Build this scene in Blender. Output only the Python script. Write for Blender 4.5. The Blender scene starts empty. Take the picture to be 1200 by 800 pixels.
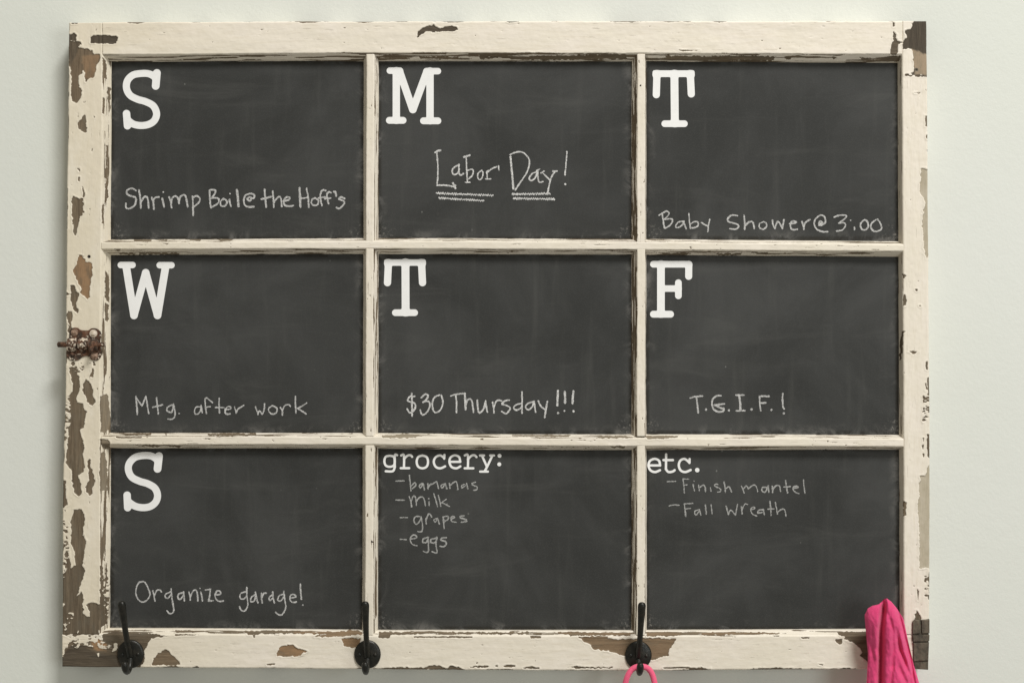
import bpy, math, random
import numpy as np
from mathutils import Vector

# ------------------------------------------------------------------ camera, world, lamps, exposure
SC = bpy.context.scene
COL = SC.collection
D = 1.6                                   # camera distance from the front face of the window frame
cam = bpy.data.cameras.new("camera"); camo = bpy.data.objects.new("camera", cam); COL.objects.link(camo)
camo.location = (0, -D, 0); camo.rotation_euler = (math.radians(90), 0, 0)
cam.sensor_width = 36; cam.lens = 36 * D / 1.2; cam.clip_end = 50; cam.clip_start = 0.05
SC.camera = camo
w = bpy.data.worlds.new("World"); SC.world = w; w.use_nodes = True
w.node_tree.nodes["Background"].inputs[0].default_value = (1.0, 0.94, 0.80, 1)
w.node_tree.nodes["Background"].inputs[1].default_value = 0.31
def area(name, loc, target, sx, sy, power, col):
    l = bpy.data.lights.new(name, 'AREA'); l.shape = 'RECTANGLE'; l.size = sx; l.size_y = sy
    l.energy = power; l.color = col
    o = bpy.data.objects.new(name, l); COL.objects.link(o); o.location = loc
    o.rotation_euler = (Vector(target) - Vector(loc)).to_track_quat('-Z', 'Y').to_euler()
    return o
area("ceiling_lamp_light", (1.6, -3.1, 4.3), (0.1, 0, -0.1), 1.5, 1.2, 286, (1, 0.985, 0.955))
area("window_light", (2.6, -3.4, 0.2), (0.2, 0, -0.1), 1.3, 1.5, 34, (0.95, 0.985, 1.0))
SC.view_settings.view_transform = 'Standard'; SC.view_settings.look = 'None'
SC.view_settings.exposure = 0.0; SC.view_settings.gamma = 1.0
SC.render.engine = 'CYCLES'

# ------------------------------------------------------------------ numeric helpers
K = 0.001
def bx(px, y=0.0): return (px - 600) * K * (D + y) / D
def bz(py, y=0.0): return (400 - py) * K * (D + y) / D
PANE = 0.0118
def H(ix, iy, seed):
    h = (ix.astype(np.int64) * 374761393 + iy.astype(np.int64) * 668265263 + seed * 982451653) & 0x7fffffff
    h = ((h ^ (h >> 13)) * 1274126177) & 0x7fffffff
    h = h ^ (h >> 16)
    return (h & 0xffff) / 65535.0
def vn(x, y, seed=0):
    ix = np.floor(x); iy = np.floor(y); fx = x - ix; fy = y - iy
    fx = fx * fx * (3 - 2 * fx); fy = fy * fy * (3 - 2 * fy)
    a = H(ix, iy, seed); b = H(ix + 1, iy, seed); c = H(ix, iy + 1, seed); d = H(ix + 1, iy + 1, seed)
    return (a * (1 - fx) + b * fx) * (1 - fy) + (c * (1 - fx) + d * fx) * fy
def fbm(x, y, seed=0, o=3):
    s = 0; a = 1; t = 0
    for i in range(o):
        s = s + a * vn(x * 2 ** i + 17.3 * i, y * 2 ** i + 9.1 * i, seed + i * 31); t += a; a *= 0.5
    return s / t
def interp(x, pts):
    return np.interp(x, [p[0] for p in pts], [p[1] for p in pts])
def poly_sdf(X, Y, poly):
    """signed distance, positive inside"""
    n = len(poly); d2 = np.full(X.shape, 1e9); ins = np.zeros(X.shape, bool)
    for i in range(n):
        ax, ay = poly[i]; bx_, by_ = poly[(i + 1) % n]
        ex, ey = bx_ - ax, by_ - ay; L = ex * ex + ey * ey + 1e-9
        t = np.clip(((X - ax) * ex + (Y - ay) * ey) / L, 0, 1)
        d2 = np.minimum(d2, (X - ax - t * ex) ** 2 + (Y - ay - t * ey) ** 2)
        c = ((ay > Y) != (by_ > Y)) & (X < (bx_ - ax) * (Y - ay) / ((by_ - ay) if abs(by_ - ay) > 1e-9 else 1e-9) + ax)
        ins ^= c
    d = np.sqrt(d2)
    return np.where(ins, d, -d)

# ------------------------------------------------------------------ object helpers
ROOT_LOC = Vector((0, 0, -0.384))
def mesh_obj(name, verts, faces, mat, parent=None, loc=None, smooth=False):
    me = bpy.data.meshes.new(name); me.from_pydata([tuple(v) for v in verts], [], faces)
    me.materials.append(mat)
    if smooth: me.polygons.foreach_set('use_smooth', [True] * len(me.polygons))
    me.update()
    o = bpy.data.objects.new(name, me); COL.objects.link(o)
    if parent is not None: o.parent = parent
    if loc is not None: o.location = loc
    return o
def set_attr(me, name, arr):
    a = me.attributes.new(name, 'FLOAT', 'POINT'); a.data.foreach_set('value', np.asarray(arr, np.float32).ravel())
def tag(o, label, cat=None, group=None):
    o['label'] = label
    if cat: o['category'] = cat
    if group: o['group'] = group

# ------------------------------------------------------------------ material helpers
class NT:
    def __init__(s, name):
        s.m = bpy.data.materials.new(name); s.m.use_nodes = True; s.t = s.m.node_tree
        s.b = s.t.nodes['Principled BSDF']; s.out = s.t.nodes['Material Output']
    def n(s, typ, **kw):
        nd = s.t.nodes.new(typ)
        for k, v in kw.items(): setattr(nd, k, v)
        return nd
    def l(s, a, b): s.t.links.new(a, b)
    def val(s, x, sock):
        if isinstance(x, (int, float)): sock.default_value = x
        elif isinstance(x, tuple): sock.default_value = x if len(x) == 4 or sock.type == 'VECTOR' else (*x, 1)
        else: s.l(x, sock)
    def math(s, op, a, b=None, c=None, clamp=False):
        nd = s.n('ShaderNodeMath', operation=op); nd.use_clamp = clamp
        s.val(a, nd.inputs[0])
        if b is not None: s.val(b, nd.inputs[1])
        if c is not None: s.val(c, nd.inputs[2])
        return nd.outputs[0]
    def mix(s, f, a, b, mode='MIX'):
        nd = s.n('ShaderNodeMix', data_type='RGBA', blend_type=mode)
        s.val(f, nd.inputs[0]); s.val(a, nd.inputs[6]); s.val(b, nd.inputs[7]); return nd.outputs[2]
    def attr(s, name): return s.n('ShaderNodeAttribute', attribute_name=name)
    def noise(s, vec, scale, detail=4, rough=0.55, dist=0.0):
        nd = s.n('ShaderNodeTexNoise'); nd.inputs['Scale'].default_value = scale
        nd.inputs['Detail'].default_value = detail; nd.inputs['Roughness'].default_value = rough
        nd.inputs['Distortion'].default_value = dist
        if vec is not None: s.l(vec, nd.inputs['Vector'])
        return nd.outputs[0]
    def map(s, vec, scale=(1, 1, 1), loc=(0, 0, 0)):
        nd = s.n('ShaderNodeMapping'); nd.inputs['Scale'].default_value = scale; nd.inputs['Location'].default_value = loc
        s.l(vec, nd.inputs['Vector']); return nd.outputs[0]
    def ramp(s, f, a, b, smooth=True):
        nd = s.n('ShaderNodeMapRange'); nd.interpolation_type = 'SMOOTHSTEP' if smooth else 'LINEAR'
        s.val(f, nd.inputs[0]); nd.inputs[1].default_value = a; nd.inputs[2].default_value = b; return nd.outputs[0]
    def bump(s, h, strength, dist, prev=None):
        nd = s.n('ShaderNodeBump'); nd.inputs['Strength'].default_value = strength; nd.inputs['Distance'].default_value = dist
        s.l(h, nd.inputs['Height'])
        if prev is not None: s.l(prev, nd.inputs['Normal'])
        return nd.outputs[0]

def mat_paint(name):
    m = NT(name)
    uv = m.n('ShaderNodeCombineXYZ')
    m.l(m.attr('mu').outputs['Fac'], uv.inputs[0]); m.l(m.attr('mv').outputs['Fac'], uv.inputs[1])
    m.l(m.attr('ms').outputs['Fac'], uv.inputs[2])
    U = uv.outputs[0]
    chip = m.attr('chip').outputs['Fac']; dark = m.attr('dark').outputs['Fac']; warm = m.attr('warm').outputs['Fac']
    pale = m.attr('pale').outputs['Fac']
    fn = m.noise(m.map(U, (0.55, 0.9, 1)), 1.0, 3, 0.6)
    fn2 = m.noise(m.map(U, (0.16, 0.75, 1)), 1.0, 4, 0.6)
    c2 = m.math('ADD', chip, m.math('MULTIPLY', m.math('SUBTRACT', fn, 0.5), 1.5))
    mask = m.ramp(c2, -0.12, 0.16)
    rim = m.math('SUBTRACT', m.ramp(c2, -1.3, -0.1), mask)       # rim of the paint film
    # wood
    grain = m.noise(m.map(U, (0.022, 0.42, 1)), 1.0, 7, 0.7, 1.1)
    grain2 = m.noise(m.map(U, (0.05, 1.6, 1)), 1.0, 4, 0.6)
    blot = m.noise(m.map(U, (0.05, 0.12, 1)), 1.0, 5, 0.65)
    g = m.ramp(grain, 0.3, 0.72)
    wood = m.mix(g, (0.105, 0.077, 0.048), (0.215, 0.165, 0.108))
    wood = m.mix(m.math('MULTIPLY', m.ramp(blot, 0.45, 0.75), 0.75), wood, (0.165, 0.14, 0.10))
    wood = m.mix(m.math('MULTIPLY', warm, m.ramp(blot, 0.25, 0.6)), wood, (0.33, 0.195, 0.10))
    
    wood = m.mix(m.math('MULTIPLY', dark, 0.85), wood, m.mix(g, (0.026, 0.021, 0.016), (0.066, 0.054, 0.040)))
    crack = m.ramp(grain2, 0.34, 0.24)
    wood = m.mix(m.math('MULTIPLY', crack, 0.5), wood, (0.035, 0.025, 0.016))
    wood = m.mix(m.math('MULTIPLY', pale, 0.9), wood, m.mix(m.ramp(blot, 0.3, 0.7), (0.52, 0.465, 0.345), (0.64, 0.575, 0.455)))
    # paint
    mot = m.noise(m.map(U, (0.02, 0.035, 1)), 1.0, 4, 0.6)
    mot2 = m.noise(m.map(U, (0.05, 0.35, 1)), 1.0, 4, 0.6)
    paint = m.mix(m.ramp(mot, 0.35, 0.7), (0.775, 0.715, 0.61), (0.80, 0.735, 0.645))
    paint = m.mix(m.math('MULTIPLY', m.ramp(mot2, 0.42, 0.75), 0.45), paint, (0.67, 0.60, 0.48))
    tc = m.n('ShaderNodeTexCoord').outputs['Object']; big = m.noise(m.map(tc, (1, 1, 1)), 5.0, 3, 0.6)
    paint = m.mix(m.math('MULTIPLY', m.ramp(big, 0.45, 0.7), 0.5), paint, (0.73, 0.675, 0.555))
    sxyz = m.n('ShaderNodeSeparateXYZ'); m.l(tc, sxyz.inputs[0])
    left_tone = m.math('MULTIPLY', m.ramp(sxyz.outputs[0], -0.30, -0.50), m.ramp(mot, 0.2, 0.6))      # the left stile is yellower and darker
    paint = m.mix(m.math('MULTIPLY', left_tone, 0.55), paint, (0.66, 0.585, 0.43))
    dirt = m.ramp(m.noise(m.map(U, (0.25, 0.5, 1)), 1.0, 5, 0.7), 0.60, 0.78)
    paint = m.mix(m.math('MULTIPLY', dirt, 0.28), paint, (0.40, 0.34, 0.25))
    hair = m.math('MULTIPLY', m.ramp(m.noise(m.map(U, (0.035, 1.3, 1)), 1.0, 3, 0.6), 0.315, 0.275), 0.65)
    paint = m.mix(hair, paint, (0.22, 0.17, 0.11))
    paint = m.mix(m.math('MULTIPLY', rim, 0.25), paint, (0.84, 0.78, 0.68))
    col = m.mix(mask, paint, wood)
    m.l(col, m.b.inputs['Base Color'])
    m.l(m.math('ADD', 0.48, m.math('MULTIPLY', mask, 0.32)), m.b.inputs['Roughness'])
    m.b.inputs['Specular IOR Level'].default_value = 0.35
    h1 = m.math('MULTIPLY', m.math('SUBTRACT', 1.0, mask), 0.6)
    nrm = m.bump(h1, 0.6, 0.0008)
    hh = m.math('ADD', m.math('MULTIPLY', grain, m.math('MULTIPLY', mask, 1.0)), m.math('MULTIPLY', fn2, 0.22))
    hh = m.math('SUBTRACT', hh, m.math('MULTIPLY', hair, 0.5))
    nrm = m.bump(hh, 0.55, 0.0009, nrm)
    m.l(nrm, m.b.inputs['Normal'])
    return m.m

def mat_wall():
    m = NT('wall_paint'); tc = m.n('ShaderNodeTexCoord').outputs['Object']
    big = m.noise(tc, 2.2, 3, 0.5); mid = m.noise(tc, 9, 4, 0.55)
    c = m.mix(m.ramp(big, 0.3, 0.7), (0.680, 0.700, 0.645), (0.700, 0.715, 0.675))
    c = m.mix(m.math('MULTIPLY', m.ramp(mid, 0.4, 0.8), 0.25), c, (0.665, 0.688, 0.635))
    m.l(c, m.b.inputs['Base Color']); m.b.inputs['Roughness'].default_value = 0.62
    m.b.inputs['Specular IOR Level'].default_value = 0.25
    r1 = m.noise(tc, 260, 4, 0.6); r2 = m.noise(tc, 60, 3, 0.5)
    m.l(m.bump(m.math('ADD', r1, r2), 0.22, 0.0012), m.b.inputs['Normal'])
    return m.m

def mat_board():
    m = NT('chalkboard_paint'); tc = m.n('ShaderNodeTexCoord').outputs['Object']
    dl = m.attr('dl').outputs['Fac']; db = m.attr('db').outputs['Fac']; dr = m.attr('dr').outputs['Fac']; dt = m.attr('dt').outputs['Fac']
    cloud = m.noise(m.map(tc, (1, 1, 1)), 7, 5, 0.6, 0.6)
    sw = m.noise(m.map(tc, (5, 1, 24)), 1.3, 5, 0.62, 0.9)
    swv = m.noise(m.map(tc, (60, 1, 5)), 1.0, 4, 0.6, 0.3)
    fine = m.noise(tc, 700, 3, 0.7)
    base = m.mix(m.ramp(cloud, 0.3, 0.75), (0.0280, 0.0288, 0.0270), (0.0530, 0.0540, 0.0520))
    base = m.mix(m.math('MULTIPLY', m.ramp(sw, 0.5, 0.85), 0.40), base, (0.088, 0.088, 0.082))
    base = m.mix(m.math('MULTIPLY', m.ramp(swv, 0.52, 0.85), 0.36), base, (0.085, 0.085, 0.078))
    base = m.mix(m.math('MULTIPLY', m.ramp(fine, 0.45, 0.8), 0.18), base, (0.11, 0.11, 0.105))
    # chalk dust along the bottom and side edges of the panel
    edge = m.math('MINIMUM', m.math('MINIMUM', dl, dr), db)
    dn = m.noise(tc, 30, 6, 0.72, 0.8)
    dust = m.math('MULTIPLY', m.ramp(edge, 14.0, 1.0), m.ramp(dn, 0.48, 0.72))
    base = m.mix(m.math('MULTIPLY', dust, 0.42), base, (0.21, 0.20, 0.185))
    cdist = m.math('MINIMUM', m.math('SQRT', m.math('ADD', m.math('POWER', dl, 2.0), m.math('POWER', db, 2.0))),
                   m.math('SQRT', m.math('ADD', m.math('POWER', dr, 2.0), m.math('POWER', db, 2.0))))
    corner = m.math('MULTIPLY', m.ramp(cdist, 26.0, 3.0), m.ramp(m.noise(tc, 260, 4, 0.75), 0.52, 0.66))
    base = m.mix(m.math('MULTIPLY', corner, 0.62), base, (0.34, 0.32, 0.29))
    # shade of the frame and muntins, painted dark brown along the panel edges
    edge_shade = m.math('MULTIPLY', m.ramp(m.math('MINIMUM', m.math('MINIMUM', edge, dt), 9.0), 5.0, 1.0), m.ramp(dn, 0.62, 0.42))
    base = m.mix(m.math('MULTIPLY', edge_shade, 0.8), base, (0.017, 0.0145, 0.010))
    # specks and stray chalk ticks
    vo = m.n('ShaderNodeTexVoronoi'); vo.inputs['Scale'].default_value = 34; m.l(m.map(tc, (1, 1, 0.8)), vo.inputs['Vector'])
    sp = m.math('MULTIPLY', m.ramp(vo.outputs['Distance'], 0.045, 0.02), m.ramp(m.noise(tc, 30, 2), 0.53, 0.6))
    base = m.mix(m.math('MULTIPLY', sp, 0.45), base, (0.30, 0.30, 0.28))
    m.l(base, m.b.inputs['Base Color'])
    m.b.inputs['Roughness'].default_value = 0.68; m.b.inputs['Specular IOR Level'].default_value = 0.28
    m.l(m.bump(m.math('ADD', fine, m.math('MULTIPLY', swv, 0.8)), 0.18, 0.0006), m.b.inputs['Normal'])
    return m.m

def mat_chalk(name, dens, col):
    m = NT(name); tc = m.n('ShaderNodeTexCoord').outputs['Object']
    g = m.noise(tc, 1500, 3, 0.7); g2 = m.noise(m.map(tc, (300, 1, 300)), 1.0, 3, 0.6)
    a = m.math('MULTIPLY', m.ramp(g, 0.28, 0.56), dens)
    a = m.math('MULTIPLY', a, m.math('ADD', 0.66, m.math('MULTIPLY', m.ramp(g2, 0.3, 0.65), 0.34)))
    m.b.inputs['Base Color'].default_value = (*col, 1); m.b.inputs['Roughness'].default_value = 0.95
    m.b.inputs['Specular IOR Level'].default_value = 0.1
    m.l(a, m.b.inputs['Alpha'])
    return m.m

def mat_vinyl():
    m = NT('white_vinyl'); tc = m.n('ShaderNodeTexCoord').outputs['Object']
    c = m.mix(m.ramp(m.noise(tc, 90, 4, 0.6), 0.35, 0.75), (0.86, 0.86, 0.85), (0.82, 0.82, 0.81))
    m.l(c, m.b.inputs['Base Color']); m.b.inputs['Roughness'].default_value = 0.5
    m.l(m.bump(m.noise(tc, 240, 3, 0.5), 0.12, 0.0006), m.b.inputs['Normal'])
    return m.m

def mat_iron():
    m = NT('black_iron'); tc = m.n('ShaderNodeTexCoord').outputs['Object']
    c = m.mix(m.ramp(m.noise(tc, 160, 4, 0.65), 0.4, 0.75), (0.012, 0.0125, 0.010), (0.030, 0.026, 0.019))
    m.l(c, m.b.inputs['Base Color']); m.b.inputs['Metallic'].default_value = 0.35
    m.l(m.math('ADD', 0.26, m.math('MULTIPLY', m.noise(tc, 220, 3), 0.25)), m.b.inputs['Roughness'])
    m.l(m.bump(m.noise(tc, 420, 4, 0.6), 0.35, 0.0008), m.b.inputs['Normal'])
    return m.m

def mat_rust(name, flake):
    m = NT(name); tc = m.n('ShaderNodeTexCoord').outputs['Object']
    a = m.noise(tc, 150, 5, 0.65); b = m.noise(tc, 330, 4, 0.6); f = m.noise(tc, 210, 4, 0.6, 0.5)
    c = m.mix(m.ramp(a, 0.38, 0.66), (0.028, 0.017, 0.010), (0.125, 0.052, 0.024))
    c = m.mix(m.math('MULTIPLY', m.ramp(b, 0.5, 0.75), 0.6), c, (0.20, 0.13, 0.085))
    k = m.ramp(f, flake, flake + 0.035)
    c = m.mix(k, c, (0.62, 0.53, 0.42))
    m.l(c, m.b.inputs['Base Color']); m.b.inputs['Roughness'].default_value = 0.78
    h = m.math('ADD', m.math('MULTIPLY', k, 0.6), m.math('ADD', a, b))
    m.l(m.bump(h, 0.9, 0.0010), m.b.inputs['Normal'])
    return m.m

def mat_plain(name, c1, c2, rough, scale=200, bumpd=0.0006, sheen=0.0, stretch=(1, 1, 1)):
    m = NT(name); tc = m.map(m.n('ShaderNodeTexCoord').outputs['Object'], stretch)
    n1 = m.noise(tc, scale, 4, 0.6)
    m.l(m.mix(m.ramp(n1, 0.3, 0.7), c1, c2), m.b.inputs['Base Color']); m.b.inputs['Roughness'].default_value = rough
    if sheen: m.b.inputs['Sheen Weight'].default_value = sheen; m.b.inputs['Sheen Roughness'].default_value = 0.5
    m.l(m.bump(n1, 0.6, bumpd), m.b.inputs['Normal'])
    return m.m

M_PAINT = mat_paint('flaking_cream_paint_on_wood')
M_WALL = mat_wall(); M_BOARD = mat_board(); M_VINYL = mat_vinyl(); M_IRON = mat_iron()
M_CHALK = mat_chalk('white_chalk', 0.90, (0.70, 0.695, 0.68))
M_CHALK_BOLD = mat_chalk('heavy_white_chalk', 1.0, (0.76, 0.755, 0.74))
M_CHALK_FAINT = mat_chalk('light_white_chalk', 0.74, (0.62, 0.62, 0.60))
M_RUST = mat_rust('rusty_iron_with_paint_residue', 0.61); M_RUSTBARE = mat_rust('rusty_iron', 0.64); M_CAKED = mat_rust('rusty_iron_caked_with_paint', 0.51)
M_SCREW = mat_plain('painted_screw', (0.42, 0.29, 0.21), (0.13, 0.075, 0.045), 0.7, 260)
M_SCREWP = mat_plain('cream_painted_screw', (0.72, 0.65, 0.54), (0.42, 0.33, 0.24), 0.5, 240)
M_HINGE = mat_plain('weathered_brown_metal', (0.052, 0.044, 0.031), (0.125, 0.104, 0.073), 0.8, 150, 0.003, 0, (1, 1, 0.6))
M_PINKRUB = mat_plain('pink_elastic', (0.80, 0.085, 0.19), (0.86, 0.13, 0.25), 0.75, 900, 0.0007, 0.25)

# ------------------------------------------------------------------ wall
def build_wall():
    nx, nz = 40, 30; vs = []; fs = []
    for j in range(nz + 1):
        for i in range(nx + 1):
            x = -2.4 + 4.8 * i / nx; z = -1.6 + 3.2 * j / nz
            vs.append((x, 0.0365, z))
    for j in range(nz):
        for i in range(nx):
            a = j * (nx + 1) + i; fs.append((a, a + 1, a + nx + 2, a + nx + 1))
    n = len(vs); vs += [(-2.4, .12, -1.6), (2.4, .12, -1.6), (2.4, .12, 1.6), (-2.4, .12, 1.6)]
    c = [0, nx, nz * (nx + 1) + nx, nz * (nx + 1)]
    fs += [(n + 3, n + 2, n + 1, n), (n, n + 1, c[1], c[0]), (n + 1, n + 2, c[2], c[1]), (n + 2, n + 3, c[3], c[2]), (n + 3, n, c[0], c[3])]
    o = mesh_obj('wall', vs, fs, M_WALL); o['kind'] = 'structure'
    o['label'] = 'pale grey green painted wall behind the old window'
build_wall()

# ------------------------------------------------------------------ old window: root
win = bpy.data.objects.new('window_calendar', None); COL.objects.link(win); win.location = ROOT_LOC
win['kind'] = 'thing'
tag(win, 'old nine-pane wooden window with peeling cream paint, its panes painted as a chalkboard weekly calendar', 'window')
OFF = -ROOT_LOC
def wpart(name, vs, fs, mat, parent=None, smooth=False):
    return mesh_obj(name, vs, fs, mat, parent or win, OFF if parent is None else None, smooth)

# ------------------------------------------------------------------ paint losses, traced as outlines (px on the frame's face)
CH = []   # (polygon, dark, warm, pale)
ISL = []
def z(x0, y0, s, pts, dark=0., warm=0., pale=0.):
    CH.append(([(x0 + a / s, y0 + b / s) for a, b in pts], dark, warm, pale))
def isl(x0, y0, s, pts): ISL.append([(x0 + a / s, y0 + b / s) for a, b in pts])
def P(st): return [tuple(float(q) for q in t.split(',')) for t in st.split()]
S6 = 6.6667
def zz(x0, y0, s, st, **k):
    for one in st.split(';'): z(x0, y0, s, P(one), **k)
# left stile
zz(65, 15, S6, "100,225 190,222 208,245 172,268 230,280 290,295 300,325 350,330 352,370 325,410 308,440 295,505 262,515 235,540 228,470 215,455 180,505 178,560 205,610 208,645 165,705 130,690 120,640 125,560 118,480 108,420 100,330", dark=.25, warm=.15)
zz(65, 15, S6, "100,225 190,222 208,245 172,268 160,330 120,400 100,330", dark=.55)
zz(65, 15, S6, "205,340 300,330 345,340 300,500 262,515 235,500 215,420", warm=.5)
zz(65, 15, S6, "120,65 175,65 170,85 130,92;100,165 150,165 165,190 160,222 103,222", dark=.8)
zz(65, 15, S6, "275,190 310,178 470,180 490,195 470,245 275,240 268,215", dark=.8)
zz(65, 15, S6, "365,340 395,380 400,520 375,510;370,665 385,665 380,790 368,780;405,580 430,590 430,720 405,690")
zz(65, 125, S6, "200,75 235,70 242,110 240,200 225,205 190,175 172,145 180,115 200,100;390,300 412,310 410,460 395,470 400,400;390,480 410,470 410,700 395,760;370,0 385,0 378,60 368,50;172,484 186,482 190,498 178,504;178,550 188,552 188,585 179,580;205,620 215,625 232,695 222,715 205,705 212,680;86,225 98,230 92,300 84,295;84,640 95,640 92,790 84,790;296,68 314,76 304,90")
zz(65, 235, S6, "135,-33 160,-21 212,-15 218,30 210,75 228,88 190,125 182,165 162,275 145,275 135,200 132,140 125,110 130,50 125,10")
zz(65, 235, S6, "185,425 205,430 240,485 280,490 290,580 270,680 268,750 248,772 205,735 190,720 205,690 185,660 165,620 140,560 138,540 165,500 170,450", warm=.75)
zz(65, 235, S6, "360,40 380,30 378,180 362,180;388,540 420,600 420,800 388,760;78,705 115,735 90,748 78,740;80,30 92,40 90,220 80,230")
zz(65, 345, S6, "120,-68 145,-73 160,-33 185,-8 170,60 160,100 185,115 180,140 160,145 140,110 122,60;95,130 130,135 130,200 120,240 130,280 110,300 95,290 105,230 80,170", dark=.1)
zz(65, 345, S6, "288,520 305,520 290,640 265,655 280,600;385,60 415,90 410,220 388,200;72,470 90,480 82,560 70,560")
zz(65, 455, S6, "118,-200 155,-205 165,-130 190,-70 190,10 165,70 170,110 210,120 225,165 248,180 225,240 218,310 190,330 205,390 225,450 215,520 225,590 222,655 180,680 200,750 205,820 185,840 150,820 135,760 125,640 95,600 85,590 80,540 105,330 110,180 105,60 135,20 130,-60 110,-120", dark=.12)
zz(65, 455, S6, "215,-30 245,-75 290,-10 290,50 315,105 285,140 260,125 235,70 212,10;262,545 275,560 275,610 300,680 308,730 285,780 290,820 262,835 240,800 235,770 260,720 262,650 248,575")
zz(65, 455, S6, "350,60 395,40 415,60 426,200 420,300 395,340 355,340 350,200;345,395 400,395 428,420 420,470 370,480;350,500 385,505 405,600 405,800 350,800 345,600;58,330 85,340 80,400 60,400;70,120 85,130 80,260 65,240", pale=.15)
zz(65, 565, S6, "50,-30 85,-10 85,120 90,180 75,210 50,200;62,310 92,330 85,400 65,400", dark=.2)
zz(65, 565, S6, "140,215 200,212 225,250 228,300 215,360 220,420 238,460 225,530 210,640 160,660 150,560 130,490 118,470 122,340 110,310 125,280 140,240", dark=.1)
zz(65, 675, S6, "95,-240 105,-170 120,-60 160,-90 205,-95 232,-45 215,10 195,60 178,110 172,160 205,115 215,150 215,290 245,318 268,315 265,270 245,225 275,200 345,215 350,-80 372,-70 372,140 385,150 390,-60 400,-60 410,220 400,370 350,400 330,458 40,458 40,-30 75,-60 85,-180 70,-260", dark=.32)
isl(65, 675, S6, P("95,285 125,290 130,330 110,345")); isl(65, 675, S6, P("65,370 90,370 85,420 68,425"))
isl(65, 675, S6, P("50,205 70,215 65,235 50,240")); isl(65, 675, S6, P("170,420 185,430 165,445"))
isl(65, 675, S6, P("45,-240 80,-200 75,-60 60,-5 45,-40"))
# bottom rail
zz(65, 725, 8, "430,150 560,110 860,130 1060,160 900,180 860,240 830,300 830,400 790,452 600,470 40,470 40,400 100,290 160,250 250,240 340,230 430,200", dark=.35)
zz(65, 725, 8, "60,380 100,290 160,250 230,240 320,290 400,330 600,340 640,440 380,470 40,470", dark=.75)
zz(65, 725, 8, "330,200 430,195 480,240 470,300 360,290", warm=1.)
for st in ("250,215 330,222 345,250 260,240", "400,240 500,230 520,270 430,280", "530,225 585,235 575,290 520,300 545,260", "380,325 410,320 405,350", "60,150 90,150 200,180 190,215 140,245 90,285 70,330 58,340"):
    isl(65, 725, 8, P(st))
zz(65, 725, 8, "905,432 910,380 960,320 1030,288 1060,295 1100,340 1160,390 1160,432", dark=.1, warm=.2)
zz(65, 725, 8, "800,453 1200,453 1200,464 800,464", dark=.3)
zz(205, 725, 8, "160,450 190,440 230,450 232,468 160,468", dark=.7)
zz(205, 725, 8, "960,350 958,300 1000,255 1060,238 1110,245 1160,280 1240,300 1200,320 1150,345 1115,350", warm=.8)
zz(205, 725, 8, "640,115 800,106 1200,113 1200,132 800,140 740,150 680,140;0,100 160,108 180,120 0,125;0,142 230,147 0,153;728,150 745,150 748,175 735,172;860,422 935,418 930,428 865,430")
zz(345, 725, 8, "0,110 190,118 480,118 520,95 620,110 640,145 360,170 200,168 190,160 230,145 340,140 0,135", warm=.4)
zz(345, 725, 8, "445,190 460,178 620,182 600,250 540,270 480,250 460,250", warm=.7)
zz(345, 725, 8, "790,120 1190,125 1190,140 900,150 890,180 790,175;740,462 1000,452 1180,460 1200,475 740,475")
zz(485, 725, 8, "0,120 560,122 1200,120 1200,142 560,140 0,140;0,163 545,165 545,175 0,172;1090,158 1190,160 1190,178 1095,178")
zz(485, 725, 8, "0,458 80,455 180,432 230,430 300,460 370,435 450,465 440,476 0,476;520,450 620,435 700,435 700,450 540,458;760,440 780,430 786,446;840,440 870,430 950,433 950,449 850,449;680,471 930,470 930,482 700,482;1020,458 1100,443 1175,460 1100,463;587,408 597,406 598,416 588,416", dark=.35)
zz(625, 725, 8, "420,165 690,160 700,185 800,190 960,178 1200,178 1335,185 1325,220 1290,260 1260,345 1220,355 1120,385 1110,385 860,345 740,315 700,295 550,280 530,240 480,210", warm=.35)
zz(625, 725, 8, "200,120 910,125 910,152 350,155;1060,125 1390,125 1385,150 1335,160 1060,160;1580,125 2300,125 2300,138 1580,150", warm=.3)
zz(625, 725, 8, "0,455 55,455 55,465 0,463;330,455 430,438 500,448 740,450 740,459 480,464;300,478 900,480 900,488 300,488", dark=.4)
zz(765, 725, 8, "95,455 250,449 340,452 340,462 110,462;335,458 430,455 545,465 550,484 335,480;870,475 1010,458 1200,455 1200,480 1000,480;1120,157 1185,157 1180,166", dark=.3)
zz(905, 725, 8, "0,458 200,460 400,470 700,460 880,465 880,480 300,480 0,475", dark=.4)
zz(905, 725, 8, "590,180 655,190 655,240 625,245 595,205;610,120 870,115 1000,140 1000,420 900,400 860,378 825,340 850,310 800,255 770,230 700,195 670,185 680,165 625,150;270,170 350,170 345,181 275,181;430,424 475,424 470,431", dark=.1)
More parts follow.
